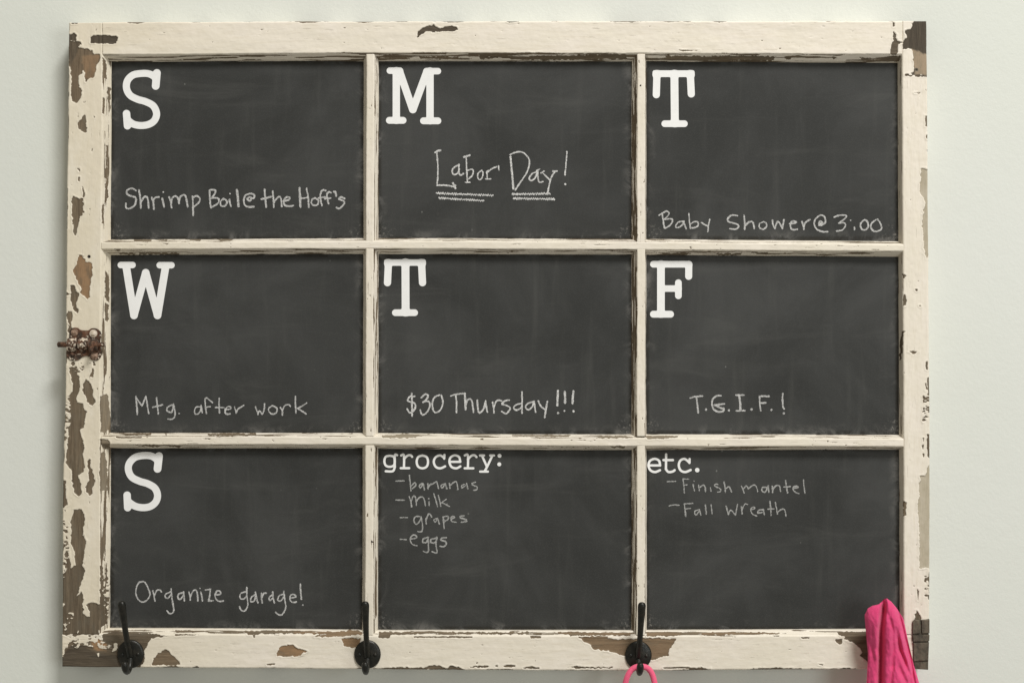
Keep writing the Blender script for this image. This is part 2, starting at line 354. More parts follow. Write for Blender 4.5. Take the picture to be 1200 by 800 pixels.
# top rail
zz(485, 15, 8, "20,235 45,175 75,145 130,125 180,115 225,135 250,150 320,130 360,125 400,145 420,160 380,175 270,178 200,185 185,195 160,175 110,180 70,205 40,230;870,80 980,82 900,93", dark=.75)
zz(485, 15, 8, "50,415 420,420 420,434 60,430;610,410 660,405 830,425 620,440;900,425 1200,425 1200,442 910,438;0,376 300,378 300,390 0,388;870,380 1200,380 1200,392")
zz(620, 0, 4, "0,263 450,255 462,277 0,284;640,263 1150,264 1150,281 650,280;700,236 800,238 720,242;620,95 730,98 700,103")
zz(880, 0, 4, "0,263 110,265 110,285 0,290;160,268 190,268 185,280 165,280;380,262 400,270 390,280;500,268 560,272 550,285;640,262 705,262 690,290 600,285;270,90 310,92 300,99;370,90 392,90 390,99;425,90 452,92 450,99;580,90 640,93 620,99", dark=.2)
zz(880, 0, 4, "664,105 673,108 672,126 665,125;665,145 680,165 685,195 712,199 690,210 690,240 680,258 655,256 660,215 668,180", dark=.5)
zz(880, 0, 4, "760,98 830,95 832,360 760,357 722,352 760,345 765,300 755,235 735,225 712,240 710,200 730,175 722,145 750,140", dark=.9)
zz(880, 0, 4, "755,235 790,240 832,262 832,350 770,350 765,300", warm=.55, pale=.3)
zz(770 + 0, 0, 4, "-200,98 -80,97 -90,102 -190,103")
# right stile
zz(1030, 200, S6, "330,-20 400,-10 400,640 372,690 350,600 345,450 335,420 350,300 365,260 350,210 325,175 325,50", pale=.75)
zz(1030, 90, S6, "360,310 385,310 385,390 362,390;365,455 385,455 385,490 372,490;370,570 390,570 390,610;276,128 320,122 318,150 312,132", dark=.1)
zz(1030, 310, S6, "185,75 215,85 195,115 185,110;190,225 205,235 215,265 210,320 186,325;180,520 215,520 190,545 175,740 160,745 165,600;235,680 265,672 310,684 270,697;286,194 298,194 299,206 287,206;316,320 325,320 324,331", dark=.25)
zz(1030, 420, S6, "365,30 380,20 380,90 368,85;362,190 375,195 380,240 365,250;380,150 402,150 402,470 385,430;345,290 378,300 375,350 350,350;345,380 365,375 360,430 340,440;340,460 372,460 360,500 342,495;375,590 400,590 400,790 380,760;340,620 350,620 348,650;335,680 350,670 345,715;342,740 352,745 345,765", dark=.25)
zz(1030, 530, S6, "320,180 360,185 385,100 405,90 405,900 318,900 315,560 300,400 320,340 310,240 325,220", pale=.8)
zz(1030, 530, S6, "188,380 212,385 212,490 188,500;340,10 355,15 350,35")
zz(1030, 640, S6, "290,495 310,520 330,560 320,580 275,585;360,230 370,250 368,300 352,310;385,200 402,200 402,440 385,430 378,330;365,330 380,340 378,400 360,380;300,330 312,350 305,420", dark=.3)
# muntins
zz(120, 270, S6, "245,70 385,72 380,84 250,82;410,72 505,72 500,84;650,70 770,70 760,82;895,68 1025,66 1000,81 920,81;470,103 515,103 510,110;130,172 260,175 250,190 130,188;280,172 600,175 600,192 280,190;92,146 140,148 130,158", pale=.1)
zz(120, 497, S6, "130,70 380,72 375,84 180,81;105,98 310,100 300,108 110,107;815,70 1200,70 1200,86 1020,92 820,84;780,110 850,112 840,119;220,163 460,163 440,182;480,165 620,168 600,184;490,72 500,74 495,88")
zz(600, 497, S6, "650,110 690,88 900,88 940,100 900,108;760,168 880,172 880,186 780,184;1040,90 1300,88 1300,104 1060,118;180,100 240,104 220,112;0,82 460,84 440,96 0,92", pale=.2)
zz(340, 380, 4, "430,520 540,512 640,520 560,534 440,532", pale=.4)
zz(620, 190, 4, "480,330 500,300 510,345 500,370;400,440 460,440 440,446;600,428 760,425 740,438 620,440;880,428 1000,425 990,436 890,438;1040,425 1120,424 1110,434", dark=.2)
FLAKY = [(112, 752, 22, 8, .6), (84, 760, 12, 16, 1.6), (84, 725, 9, 18, 1.2), (76, 640, 5, 45, -.2), (78, 490, 5, 30, .1), (1086, 480, 5, 20, -.2), (1085, 695, 4, 22, -.6), (95, 430, 16, 8, .3), (1073, 88, 12, 3, .5), (124, 700, 5, 30, .3)]
NAIL = [(104.3, 300.7, 1.7), (1074.3, 82, 1.6), (750.6, 100.6, .8), (436, 634.5, .8)]

def finish_attrs(PX, PY, U, V, seed, streak, edge, worn=0.5):
    """paint-loss field in mm: positive where the wood is bare"""
    wx = PX + (fbm(PX / 3.2, PY / 3.2, 11, 4) - .5) * 3.4; wy = PY + (fbm(PX / 3.2, PY / 3.2, 57, 4) - .5) * 3.4
    chip = np.full(PX.shape, -6.0); dark = np.zeros(PX.shape); warm = dark.copy(); pale = dark.copy()
    for poly, dk, wm, pl in CH:
        xs = [p[0] for p in poly]; ys = [p[1] for p in poly]
        thin = min(max(xs) - min(xs), max(ys) - min(ys)) < 2.6
        m = (PX > min(xs) - 6) & (PX < max(xs) + 6) & (PY > min(ys) - 6) & (PY < max(ys) + 6)
        if not m.any(): continue
        k = 0.35 if thin else 1.0
        qx = PX[m] + (wx[m] - PX[m]) * k; qy = PY[m] + (wy[m] - PY[m]) * k
        s = poly_sdf(qx, qy, poly) + (0.25 if thin else 0.0)
        chip[m] = np.maximum(chip[m], s)
        f = np.clip(s / 2.0 + .6, 0, 1)
        dark[m] = dark[m] * (1 - f) + dk * f; warm[m] = warm[m] * (1 - f) + wm * f; pale[m] = pale[m] * (1 - f) + pl * f
    for poly in ISL:
        s = poly_sdf(wx, wy, poly); chip = np.where(s > -3, np.minimum(chip, -s - .1), chip)
    for zx, zy, rx, ry, amp in FLAKY:
        q = np.clip(1.3 - np.hypot((PX - zx) / rx, (PY - zy) / ry), 0, 1)
        nn = fbm(PX / 3.4, PY / 1.9, 77, 4) - .5
        chip = chip * (1 - .75 * q) + q * (nn * 14 + amp)
    chip0 = chip.copy()
    # lengthwise losses
    n = fbm(U / 34.0, V / 1.5, seed, 4)
    st = (n - (1.0 - streak)) * 9.0
    n2 = fbm(U / 7.0, V / 2.2, seed + 5, 3)
    st2 = (n2 - 0.80 - 0.1 * (1 - worn)) * 9
    chip = np.maximum(chip, np.maximum(np.clip(st, -6, 1.6), np.clip(st2, -6, 1.2)))
    ne = fbm(U / 22.0, U * 0 + seed, seed + 9, 4)
    chip = np.maximum(chip, (ne - 0.56) * 9 - edge)
    nk = fbm(PX / 5, PY / 5, 5, 3)
    return chip, dark, warm, pale, chip0

def member(name, horiz, u0, u1, stations, seed, streak_fn, du=0.8, worn=.5, label=None):
    """stations: list of (fn(u)->across position in true mm from the picture centre, depth y in mm, tag)"""
    us = np.linspace(u0, u1, int(abs(u1 - u0) / du) + 1)
    vs_pos = []; vs_y = []; vlen = []; acc = 0
    um = .5 * (u0 + u1)
    for i in range(len(stations)):
        f, y, fine = stations[i]
        pos = f(us) if callable(f) else np.full(us.shape, float(f))
        if i == 0: vs_pos.append(pos); vs_y.append(np.full(us.shape, y)); vlen.append(0.0); continue
        pf, py_, _ = stations[i - 1]
        ppos = pf(us) if callable(pf) else np.full(us.shape, float(pf))
        L = math.hypot(float(np.mean(pos - ppos)), y - py_)
        n = max(1, int(round(L / (fine or 1e9)))) if fine else 1
        for k in range(1, n + 1):
            t = k / n
            vs_pos.append(ppos * (1 - t) + pos * t); vs_y.append(np.full(us.shape, py_ * (1 - t) + y * t)); vlen.append(acc + L * t)
        acc += L
    A = np.array(vs_pos).T; Y = np.array(vs_y).T; V = np.tile(np.array(vlen), (len(us), 1)); U = np.tile(us[:, None], (1, A.shape[1]))
    # worn, slightly wavy carpentry
    soft = np.clip((16 - Y) / 6, 0, 1)
    A = A + (fbm(U / 60, V / 40, seed, 2) - .5) * 0.9 * soft + (fbm(U / 6, V / 9, seed + 1, 3) - .5) * 0.45 * soft
    Y = Y + ((fbm(U / 45, V / 12, seed + 2, 3) - .5) * 0.7 + (fbm(U / 5, V / 5, seed + 3, 3) - .5) * 0.30) * soft
    sc = D / (D + Y * K)
    if horiz: PX = 600 + U * sc; PY = 400 + A * sc
    else: PX = 600 + A * sc; PY = 400 + U * sc
    # distance to the outer arris
    arr = [i for i, s in enumerate(stations) if len(s) > 3]
    streak, edge = streak_fn(U, V, A, Y, PX, PY)
    chip, dark, warm, pale, chip0 = finish_attrs(PX, PY, U, V, seed, streak, edge, worn)
    lift = np.clip(fbm(PX / 9, PY / 9, 91, 2) * 2 - .5, 0, 1)
    Y = Y + np.clip(chip * 1.2 + .3, 0, 1) * 0.7 * soft - np.exp(-((chip0 + .9) / .7) ** 2) * .55 * lift * soft
    for hx, hy, hr in NAIL:
        dd = np.hypot(PX - hx, PY - hy); Y = Y + np.clip((hr - dd) * 2, 0, 3.5) ; dark = np.where(dd < hr + .5, 1.6, dark); chip = np.where(dd < hr + .3, 2, chip)
    nu, nv = A.shape
    if horiz: XYZ = np.stack([U, Y, -A], -1) * K
    else: XYZ = np.stack([A, Y, -U], -1) * K
    idx = np.arange(nu * nv).reshape(nu, nv)
    a = idx[:-1, :-1].ravel(); b = idx[1:, :-1].ravel(); c = idx[1:, 1:].ravel(); d = idx[:-1, 1:].ravel()
    q = np.stack([a, b, c, d], 1)
    back = np.stack([idx[:-1, -1], idx[1:, -1], idx[1:, 0], idx[:-1, 0]], 1)
    q = np.concatenate([q, back])
    me = bpy.data.meshes.new(name)
    nf = len(q); ncap = nv
    me.vertices.add(nu * nv); me.vertices.foreach_set('co', XYZ.reshape(-1).astype(np.float32))
    loops = np.concatenate([q.ravel(), idx[0], idx[-1][::-1]])
    me.loops.add(len(loops)); me.loops.foreach_set('vertex_index', loops.astype(np.int32))
    me.polygons.add(nf + 2)
    starts = np.concatenate([np.arange(nf) * 4, [nf * 4, nf * 4 + nv]]); tot = np.concatenate([np.full(nf, 4), [nv, nv]])
    me.polygons.foreach_set('loop_start', starts.astype(np.int32)); me.polygons.foreach_set('loop_total', tot.astype(np.int32))
    me.update(calc_edges=True); me.validate()
    import bmesh
    bm = bmesh.new(); bm.from_mesh(me); bmesh.ops.recalc_face_normals(bm, faces=bm.faces); bm.to_mesh(me); bm.free()
    me.materials.append(M_PAINT)
    sm = np.ones(len(me.polygons), bool); sm[-2:] = False
    me.polygons.foreach_set('use_smooth', sm)
    for nm, ar in (('chip', chip), ('dark', dark), ('warm', warm), ('pale', pale), ('mu', U), ('mv', V), ('ms', np.full(U.shape, seed * 7.7))):
        set_attr(me, nm, ar)
    o = bpy.data.objects.new(name, me); COL.objects.link(o); o.parent = win; o.location = OFF
    if label: o['label'] = label
    return o
def fx(pts, depth=0.0):      # picture line -> true position at that depth (mm from centre)
    s = (D + depth * K) / D
    base = pts[0][2] if False else None
    return lambda u: (interp(u, pts)) * s
def C(pts, ox, oy):          # list of (along px, across px) -> relative mm
    return [(a - ox, b - oy) for a, b in pts]

PD = PANE * 1000
# stiles: u = py-400, across = px-600
LO = C([(20, 80.5), (100, 80), (135, 79.5), (200, 78.5), (300, 77.8), (400, 77), (460, 76.5), (520, 74.8), (570, 73.6), (680, 73), (800, 72.5)], 400, 600)
LF = C([(20, 120), (180, 120), (300, 118.5), (400, 117.5), (800, 117.3)], 400, 600)
LG = C([(20, 131), (300, 130), (560, 129.8), (800, 128.6)], 400, 600)
RG = C([(20, 1051.7), (250, 1052.5), (400, 1053.3), (560, 1053.5), (800, 1055)], 400, 600)
RF = C([(20, 1057.7), (250, 1058.5), (400, 1059), (800, 1060.2)], 400, 600)
RO = C([(20, 1086), (100, 1087), (250, 1087.8), (400, 1088.7), (460, 1089.6), (650, 1089.8), (800, 1088)], 400, 600)
def add(f, d): return lambda u: f(u) + d
def left_streak(U, V, A, Y, PX, PY):
    onb = (PX > interp(PY - 400, LF) + 600 - .5)
    low = np.clip((PY - 330) / 120, 0, 1)
    st = np.where(onb, 0.38 + 0.10 * low, 0.14)
    edge = np.abs(A - interp(U, LO)) + np.clip(Y - 2, 0, 40) * .1
    return st, edge
stl = [(fx(LO), 35, 0), (fx(LO), 1.4, 1.6), (add(fx(LO), .5), .4, .8), (add(fx(LO), 1.5), 0, .8), (add(fx(LF), -1), 0, .8), (fx(LF), .6, .8),
       (add(fx(LF), 1.2), 2.2, .8), (add(fx(LG, PD), -1.8), 9.0, .8), (fx(LG, PD), PD, .8), (add(fx(LG, PD), .3), 18, 0), (add(fx(LG, PD), .3), 35, 0)]
member('stile', False, 27 - 400, 742.6 - 400, stl, 3, left_streak, label='heavily flaking left stile of the window')
def right_streak(U, V, A, Y, PX, PY):
    onb = (PX < interp(PY - 400, RF) + 600 + .5)
    return np.where(onb, 0.30, 0.12), np.abs(A - interp(U, RO)) + 1.2
strr = [(add(fx(RG, PD), -.3), 35, 0), (add(fx(RG, PD), -.3), 18, 0), (fx(RG, PD), PD, 0), (add(fx(RF), -.8), 1.6, .8), (add(fx(RF), 0), .4, .8), (add(fx(RF), 1), 0, .8),
        (add(fx(RO), -1.5), 0, .8), (add(fx(RO), -.5), .4, .8), (fx(RO), 1.4, .8), (fx(RO), 35, 1.6)]
member('stile', False, 25 - 400, 742.8 - 400, strr, 17, right_streak)
# rails: u = px-600, across = py-400
TO = C([(80, 26.6), (380, 25.2), (1050, 24.6), (1090, 24.8)], 600, 400)
TF = C([(80, 64.2), (250, 63.6), (420, 62.2), (700, 62.4), (1060, 63.8)], 600, 400)
TG = C([(80, 72.8), (400, 72), (740, 72.3), (1060, 74)], 600, 400)
def top_streak(U, V, A, Y, PX, PY):
    onb = PY > interp(PX - 600, TF) + 400 - .5
    return np.where(onb, 0.46, 0.13), np.abs(A - interp(U, TO)) + .2
str_t = [(fx(TO), 35, 0), (fx(TO), 1.3, 1.6), (add(fx(TO), .5), .4, .8), (add(fx(TO), 1.4), 0, .8), (add(fx(TF), -.6), 0, .8), (fx(TF), .5, .8), (add(fx(TF), 1), 1.8, .8),
         (add(fx(TG, PD), -1.2), 8.5, .8), (fx(TG, PD), PD, .8), (add(fx(TG, PD), .3), 18, 0), (add(fx(TG, PD), .3), 35, 0)]
member('top_rail', True, 120.2 - 600, 1057.3 - 600, str_t, 29, top_streak)
BG = C([(60, 734.5), (200, 735.2), (440, 737.3), (740, 737.5), (900, 736.6), (1100, 736)], 600, 400)
BF = C([(60, 743), (440, 745.3), (740, 746), (1100, 744.8)], 600, 400)
BO = C([(60, 780.8), (100, 781.2), (300, 782.6), (440, 783.6), (600, 785), (800, 785), (1000, 783.5), (1100, 783)], 600, 400)
def bot_streak(U, V, A, Y, PX, PY):
    f = interp(PX - 600, BF) + 400
    cove = (PY < f - 2.2) & (PY > f - 6)
    return np.where(cove, 0.50, np.where(PY < f - .5, .30, 0.13)), np.abs(A - interp(U, BO)) + .5
str_b = [(add(fx(BG, PD), -.3), 35, 0), (add(fx(BG, PD), -.3), 18, 0), (fx(BG, PD), PD, 0), (add(fx(BG, 8), 1.0), 7.2, .8), (add(fx(BG, 6), 2.6), 6.2, .7), (add(fx(BF), -2.6), 2.6, .7),
         (add(fx(BF), -1.6), .9, .7), (add(fx(BF), 0), 0, .7), (add(fx(BO), -1.5), 0, .8), (add(fx(BO), -.5), .4, .8), (fx(BO), 1.4, .8), (fx(BO), 35, 1.6)]
member('bottom_rail', True, 73 - 600, 1088 - 600, str_b, 41, bot_streak)
# muntins
def hm(pts_top, pts_f, pts_bot, seed, tb):
    T = C(pts_top, 600, 400); F = C(pts_f, 600, 400); B = C(pts_bot, 600, 400)
    def sk(U, V, A, Y, PX, PY):
        lowb = PY > interp(PX - 600, F) + 400 + .3
        topb = PY < interp(PX - 600, T) + 400 + tb
        return np.where(lowb, 0.42, np.where(topb, .43, 0.20)), np.full(U.shape, 9.)
    st = [(fx(T, PD), 17, 0), (fx(T, PD), PD, 0), (add(fx(T, 1), tb - .4), 1.6, .7), (add(fx(T), tb), .6, .7), (add(fx(T), tb + 1), .2, .7), (add(fx(F), -.8), .2, .7), (fx(F), .7, .7),
          (add(fx(B, PD), -.7), 10, .7), (fx(B, PD), PD, .7), (fx(B, PD), 17, 0)]
    member('muntin', True, 118.5 - 600, 1059 - 600, st, seed, sk, worn=.8)
hm([(118, 280.6), (270, 280), (430, 279), (600, 279.4), (740, 280), (900, 281.5), (1060, 282.8)],
   [(118, 292), (430, 291), (740, 292.3), (1060, 294.3)],
   [(118, 299), (430, 297.6), (740, 298.4), (1060, 301)], 53, 3.4)
hm([(118, 506.6), (430, 507), (600, 508.7), (740, 508.7), (1060, 509)],
   [(118, 520.3), (430, 520.8), (740, 522.5), (1060, 523)],
   [(118, 525), (430, 525.3), (600, 527), (1060, 526.6)], 67, 4.6)
def vm(xg0, xf0, xf1, xg1, y0, y1, seed, sl, sr):
    G0 = fx(C(xg0, 400, 600), PD); G1 = fx(C(xg1, 400, 600), PD); F0 = fx(C(xf0, 400, 600)); F1 = fx(C(xf1, 400, 600))
    def sk(U, V, A, Y, PX, PY):
        return np.where(A < F0(U), sl, np.where(A > F1(U), sr, .17)), np.full(U.shape, 9.)
    st = [(G0, 17, 0), (G0, PD, 0), (add(G0, .6), 9.5, .7), (F0, .9, .7), (add(F0, .8), .45, .7), (add(F1, -.8), .45, .7), (F1, .9, .7), (add(G1, -.6), 9.5, .7), (G1, PD, .7), (G1, 17, 0)]
    member('muntin', False, y0 - 400, y1 - 400, st, seed, sk, worn=.9)
m1 = ([(60, 426.2), (400, 425.4), (760, 424.2)], [(60, 429.5), (400, 428.6), (760, 427.5)], [(60, 438.3), (400, 437.5), (760, 437)], [(60, 444), (760, 443)])
m2 = ([(60, 740), (760, 739.8)], [(60, 746.8), (400, 746.6), (760, 746)], [(60, 756), (760, 755.8)], [(60, 757.6), (400, 757.3), (760, 758.2)])
rows = [(63.5, 284), (291.5, 511), (521.5, 744)]
for r, (a, b) in enumerate(rows):
    vm(*m1, a, b, 80 + r * 3, .32, .45); vm(*m2, a, b, 95 + r * 3, .55, .42)

# ------------------------------------------------------------------ flat shapes from distance fields (letters, chalk)
def cells(F, x0, y0, h, depth_front, thick):
    """marching squares over field F (rows = y downward px). Returns verts, faces in true metres."""
    ny, nx = F.shape; ins = F > 0
    cnt = ins[:-1, :-1].astype(int) + ins[1:, :-1] + ins[:-1, 1:] + ins[1:, 1:]
    vs = []; fs = []; cache = {}
    def vert(x, y, dep=depth_front):
        k = (round(x, 3), round(y, 3), dep)
        if k not in cache:
            cache[k] = len(vs); vs.append((bx(x, depth_front), dep, bz(y, depth_front)))
        return cache[k]
    full = cnt == 4
    for j in range(ny - 1):
        row = full[j]; i = 0
        idxs = np.flatnonzero(row)
        if len(idxs):
            brk = np.flatnonzero(np.diff(idxs) > 1)
            st = np.concatenate([[idxs[0]], idxs[brk + 1]]); en = np.concatenate([idxs[brk], [idxs[-1]]])
            for a, b in zip(st, en):
                ya = y0 + j * h; yb = ya + h; xa = x0 + a * h; xb = x0 + (b + 1) * h
                fs.append((vert(xa, yb), vert(xb, yb), vert(xb, ya), vert(xa, ya)))
    for j, i in np.argwhere((cnt > 0) & (cnt < 4)):
        cs = [(i, j), (i, j + 1), (i + 1, j + 1), (i + 1, j)]
        pts = []; cross = []
        for k in range(4):
            (ia, ja), (ib, jb) = cs[k], cs[(k + 1) % 4]
            fa, fb = F[ja, ia], F[jb, ib]
            if fa > 0: pts.append((x0 + ia * h, y0 + ja * h))
            if (fa > 0) != (fb > 0):
                t = fa / (fa - fb); t = min(max(t, .03), .97)
                p = (x0 + (ia + (ib - ia) * t) * h, y0 + (ja + (jb - ja) * t) * h)
                pts.append(p); cross.append((p, fa > 0))
        if len(pts) >= 3: fs.append(tuple(dict.fromkeys(vert(*p) for p in pts)))
        if thick and len(cross) == 2:
            (p, pi), (q, qi) = cross
            if not pi: p, q = q, p
            fs.append((vert(*p), vert(*p, dep=depth_front + thick), vert(*q, dep=depth_front + thick), vert(*q)))
    fs = [f for f in fs if len(f) >= 3]
    return vs, fs
def catmull(pts, n=6):
    if len(pts) < 3: return pts
    out = []
    p = [pts[0]] + list(pts) + [pts[-1]]
    for i in range(1, len(p) - 2):
        for k in range(n):
            t = k / n; t2 = t * t; t3 = t2 * t
            out.append(tuple(.5 * (2 * p[i][c] + (-p[i - 1][c] + p[i + 1][c]) * t + (2 * p[i - 1][c] - 5 * p[i][c] + 4 * p[i + 1][c] - p[i + 2][c]) * t2 + (-p[i - 1][c] + 3 * p[i][c] - 3 * p[i + 1][c] + p[i + 2][c]) * t3) for c in (0, 1)))
    out.append(pts[-1]); return out
def stroke_field(strokes, h, pad, smooth_k=0.0):
    """strokes: list of (points px, radius); returns F, x0, y0"""
    xs = [p[0] for s, r in strokes for p in s]; ys = [p[1] for s, r in strokes for p in s]
    x0 = min(xs) - pad; y0 = min(ys) - pad
    nx = int((max(xs) + pad - x0) / h) + 1; ny = int((max(ys) + pad - y0) / h) + 1
    X, Y = np.meshgrid(x0 + np.arange(nx) * h, y0 + np.arange(ny) * h)
    F = np.full(X.shape, -9.)
    for s, r in strokes:
        if len(s) == 1: s = [s[0], (s[0][0] + .01, s[0][1])]
        G = np.full(X.shape, -9.)
        for (ax, ay), (bx_, by_) in zip(s[:-1], s[1:]):
            m0 = max(0, int((min(ax, bx_) - r - 3 - x0) / h)); m1_ = min(nx, int((max(ax, bx_) + r + 3 - x0) / h) + 2)
            n0 = max(0, int((min(ay, by_) - r - 3 - y0) / h)); n1 = min(ny, int((max(ay, by_) + r + 3 - y0) / h) + 2)
            xx = X[n0:n1, m0:m1_]; yy = Y[n0:n1, m0:m1_]
            ex, ey = bx_ - ax, by_ - ay; t = np.clip(((xx - ax) * ex + (yy - ay) * ey) / (ex * ex + ey * ey + 1e-9), 0, 1)
            G[n0:n1, m0:m1_] = np.maximum(G[n0:n1, m0:m1_], r - np.hypot(xx - ax - t * ex, yy - ay - t * ey))
        if smooth_k:
            hh = np.clip(.5 + .5 * (G - F) / smooth_k, 0, 1)
            F = np.where((F > -8) & (G > -8), F * (1 - hh) + G * hh + smooth_k * hh * (1 - hh), np.maximum(F, G))
        else: F = np.maximum(F, G)
    return F, X, Y, x0, y0
def parse(x0, y0, s, st, r):
    out = []
    for one in st.replace('\n', ' ').split(';'):
        one = one.strip()
        if not one: continue
        rr = r
        if one[0] == '*': rr = r * 1.35; one = one[1:]      # heavier stroke
        pts = [(x0 + a / s, y0 + b / s) for a, b in P(one)]
        out.append((catmull(pts), rr))
    return out
def zig(x0, y0, s, a, b, amp, step):
    ax, ay = x0 + a[0] / s, y0 + a[1] / s; bx_, by_ = x0 + b[0] / s, y0 + b[1] / s
    n = int((bx_ - ax) / step); rr = random.Random(int(ax * 7 + ay))
    pts = [(ax + (bx_ - ax) * i / n + rr.uniform(-.4, .4), ay + (by_ - ay) * i / n + (amp if i % 2 else -amp) * rr.uniform(.6, 1.1)) for i in range(n + 1)]
    return [(pts, .55), ([(ax, ay), (bx_, by_)], .6)]
def chalk(parent, strokes, mat, seed, label):
    h = 0.36
    F, X, Y, x0, y0 = stroke_field(strokes, h, 2.5)
    F = F + (fbm(X / 1.1, Y / 1.1, seed, 3) - .5) * 1.0 + (fbm(X / 7, Y / 7, seed + 3, 2) - .5) * .5
    vs, fs = cells(F, x0, y0, h, PANE - 0.00025, 0)
    o = mesh_obj('chalk_writing', vs, fs, mat, parent); o['label'] = label
    return o
def letter(parent, strokes, k, label, h=.5):
    F, X, Y, x0, y0 = stroke_field(strokes, h, 8, k)
    vs, fs = cells(F, x0, y0, h, PANE - 0.0005, 0.0006)
    o = mesh_obj('letter', vs, fs, M_VINYL, parent); o['label'] = label
    return o

# ------------------------------------------------------------------ nine chalkboard panels
LGx = lambda py: 600 + float(interp(py - 400, LG)); RGx = lambda py: 600 + float(interp(py - 400, RG))
colx = [(128, 429), (441, 743), (754, 1056.5)]; rowy = [(69, 283), (294.5, 511), (522.5, 740)]
titles = {(0, 0): 'chalkboard panel for Sunday with shrimp boil note', (0, 1): 'chalkboard panel with Labor Day note', (0, 2): 'chalkboard panel with baby shower note',
          (1, 0): 'chalkboard panel with W and meeting note', (1, 1): 'chalkboard panel with $30 Thursday note', (1, 2): 'chalkboard panel with F and T.G.I.F. note',
          (2, 0): 'chalkboard panel with organize garage note', (2, 1): 'chalkboard panel with grocery list', (2, 2): 'chalkboard panel with etc. list'}
panel = {}
vis_x = [(130.5, 425.5), (443.7, 740), (757.6, 1053)]; vis_y = [(72.5, 280), (298.5, 507.5), (526, 736.5)]
for r in range(3):
    for c in range(3):
        xa, xb = colx[c]; ya, yb = rowy[r]; nx, ny = 24, 18; vs = []; fs = []
        att = {'dl': [], 'dr': [], 'db': [], 'dt': []}
        rr = random.Random(r * 3 + c); ph = [rr.uniform(0, 6) for _ in range(4)]
        for j in range(ny + 1):
            for i in range(nx + 1):
                px = xa + (xb - xa) * i / nx; py = ya + (yb - ya) * j / ny
                wv = 0.00012 * math.sin(i / nx * 5 + ph[0]) * math.sin(j / ny * 4 + ph[1])
                vs.append((bx(px, PANE), PANE + wv, bz(py, PANE)))
                att['dl'].append(px - vis_x[c][0]); att['dr'].append(vis_x[c][1] - px); att['dt'].append(py - vis_y[r][0]); att['db'].append(vis_y[r][1] - py)
        for j in range(ny):
            for i in range(nx):
                a = j * (nx + 1) + i; fs.append((a + nx + 1, a + nx + 2, a + 1, a))
        n = len(vs)
        cor = [0, nx, ny * (nx + 1) + nx, ny * (nx + 1)]
        for q in cor:
            vs.append((vs[q][0], PANE + .0035, vs[q][2]))
            for kk in att: att[kk].append(att[kk][q])
        fs += [(n, n + 1, n + 2, n + 3)] + [(cor[k], cor[(k + 1) % 4], n + (k + 1) % 4, n + k) for k in range(4)]
        o = wpart('chalkboard_panel', vs, fs, M_BOARD)
        for kk in att: set_attr(o.data, kk, att[kk])
        o['label'] = titles[(r, c)]; panel[(r, c)] = o

SB = 8.8889
def L1(x0, y0, st_list):
    out = []
    for st, r in st_list:
        out += [(catmull([(x0 + a / SB, y0 + b / SB) for a, b in P(one)], 8), r) for one in st.split(';')]
    return out
letter(panel[0, 0], L1(130, 70, [("462,185 400,150 320,145 230,162 172,220 162,300 200,372 280,415 360,438 440,482 475,560 455,630 400,672 320,687 240,675 185,640", 4.1), ("478,140 466,275", 4.5), ("162,562 172,690", 4.3)]), 1.2, 'letter S')
letter(panel[0, 1], L1(440, 70, [("150,116 255,116;532,121 650,121", 3.8), ("217,118 217,632;568,120 568,635", 4.3), ("145,633 287,633;500,638 650,638", 4.0), ("252,128 388,520;535,128 390,520", 4.3)]), .8, 'letter M')
TT = [("150,130 550,130;150,150 550,150;150,165 550,165", 2.0), ("176,150 170,366;524,150 534,358", 4.2), ("358,150 363,660", 4.6), ("258,668 462,668", 3.9)]
letter(panel[0, 2], L1(750, 70, TT), 1.6, 'letter T')
letter(panel[1, 0], L1(130, 295, [("103,138 224,138;508,140 630,140", 3.8), ("158,150 240,662", 4.4), ("240,662 362,218;362,218 485,662", 4.3), ("485,662 570,150", 4.4)]), .5, 'letter W')
letter(panel[1, 1], L1(440, 295, [("110,96 505,96;110,112 505,112;110,128 505,128", 2.0), ("135,115 125,322;480,115 490,322", 4.2), ("312,110 314,630", 4.6), ("207,634 408,634", 3.9)]), 1.6, 'letter T')
letter(panel[1, 2], L1(750, 295, [("140,130 510,130", 3.9), ("508,135 507,256", 4.1), ("218,130 218,645", 4.5), ("140,650 318,650", 4.0), ("220,383 400,383", 3.8), ("400,322 400,458", 3.9)]), 1.0, 'letter F')
letter(panel[2, 0], L1(130, 520, [("480,160 420,125 335,120 250,140 192,200 182,272 218,345 300,388 380,412 455,458 485,530 468,600 412,648 335,662 255,648 195,612", 4.1), ("500,125 485,258", 4.5), ("168,532 174,662", 4.3)]), 1.2, 'letter S')
def small(par, x0, y0, s, ch):
    for name, st, r in ch:
        letter(par, [(catmull([(x0 + a / s, y0 + b / s) for a, b in P(one)], 8), r) for one in st.split(';')], .3, name, .33)
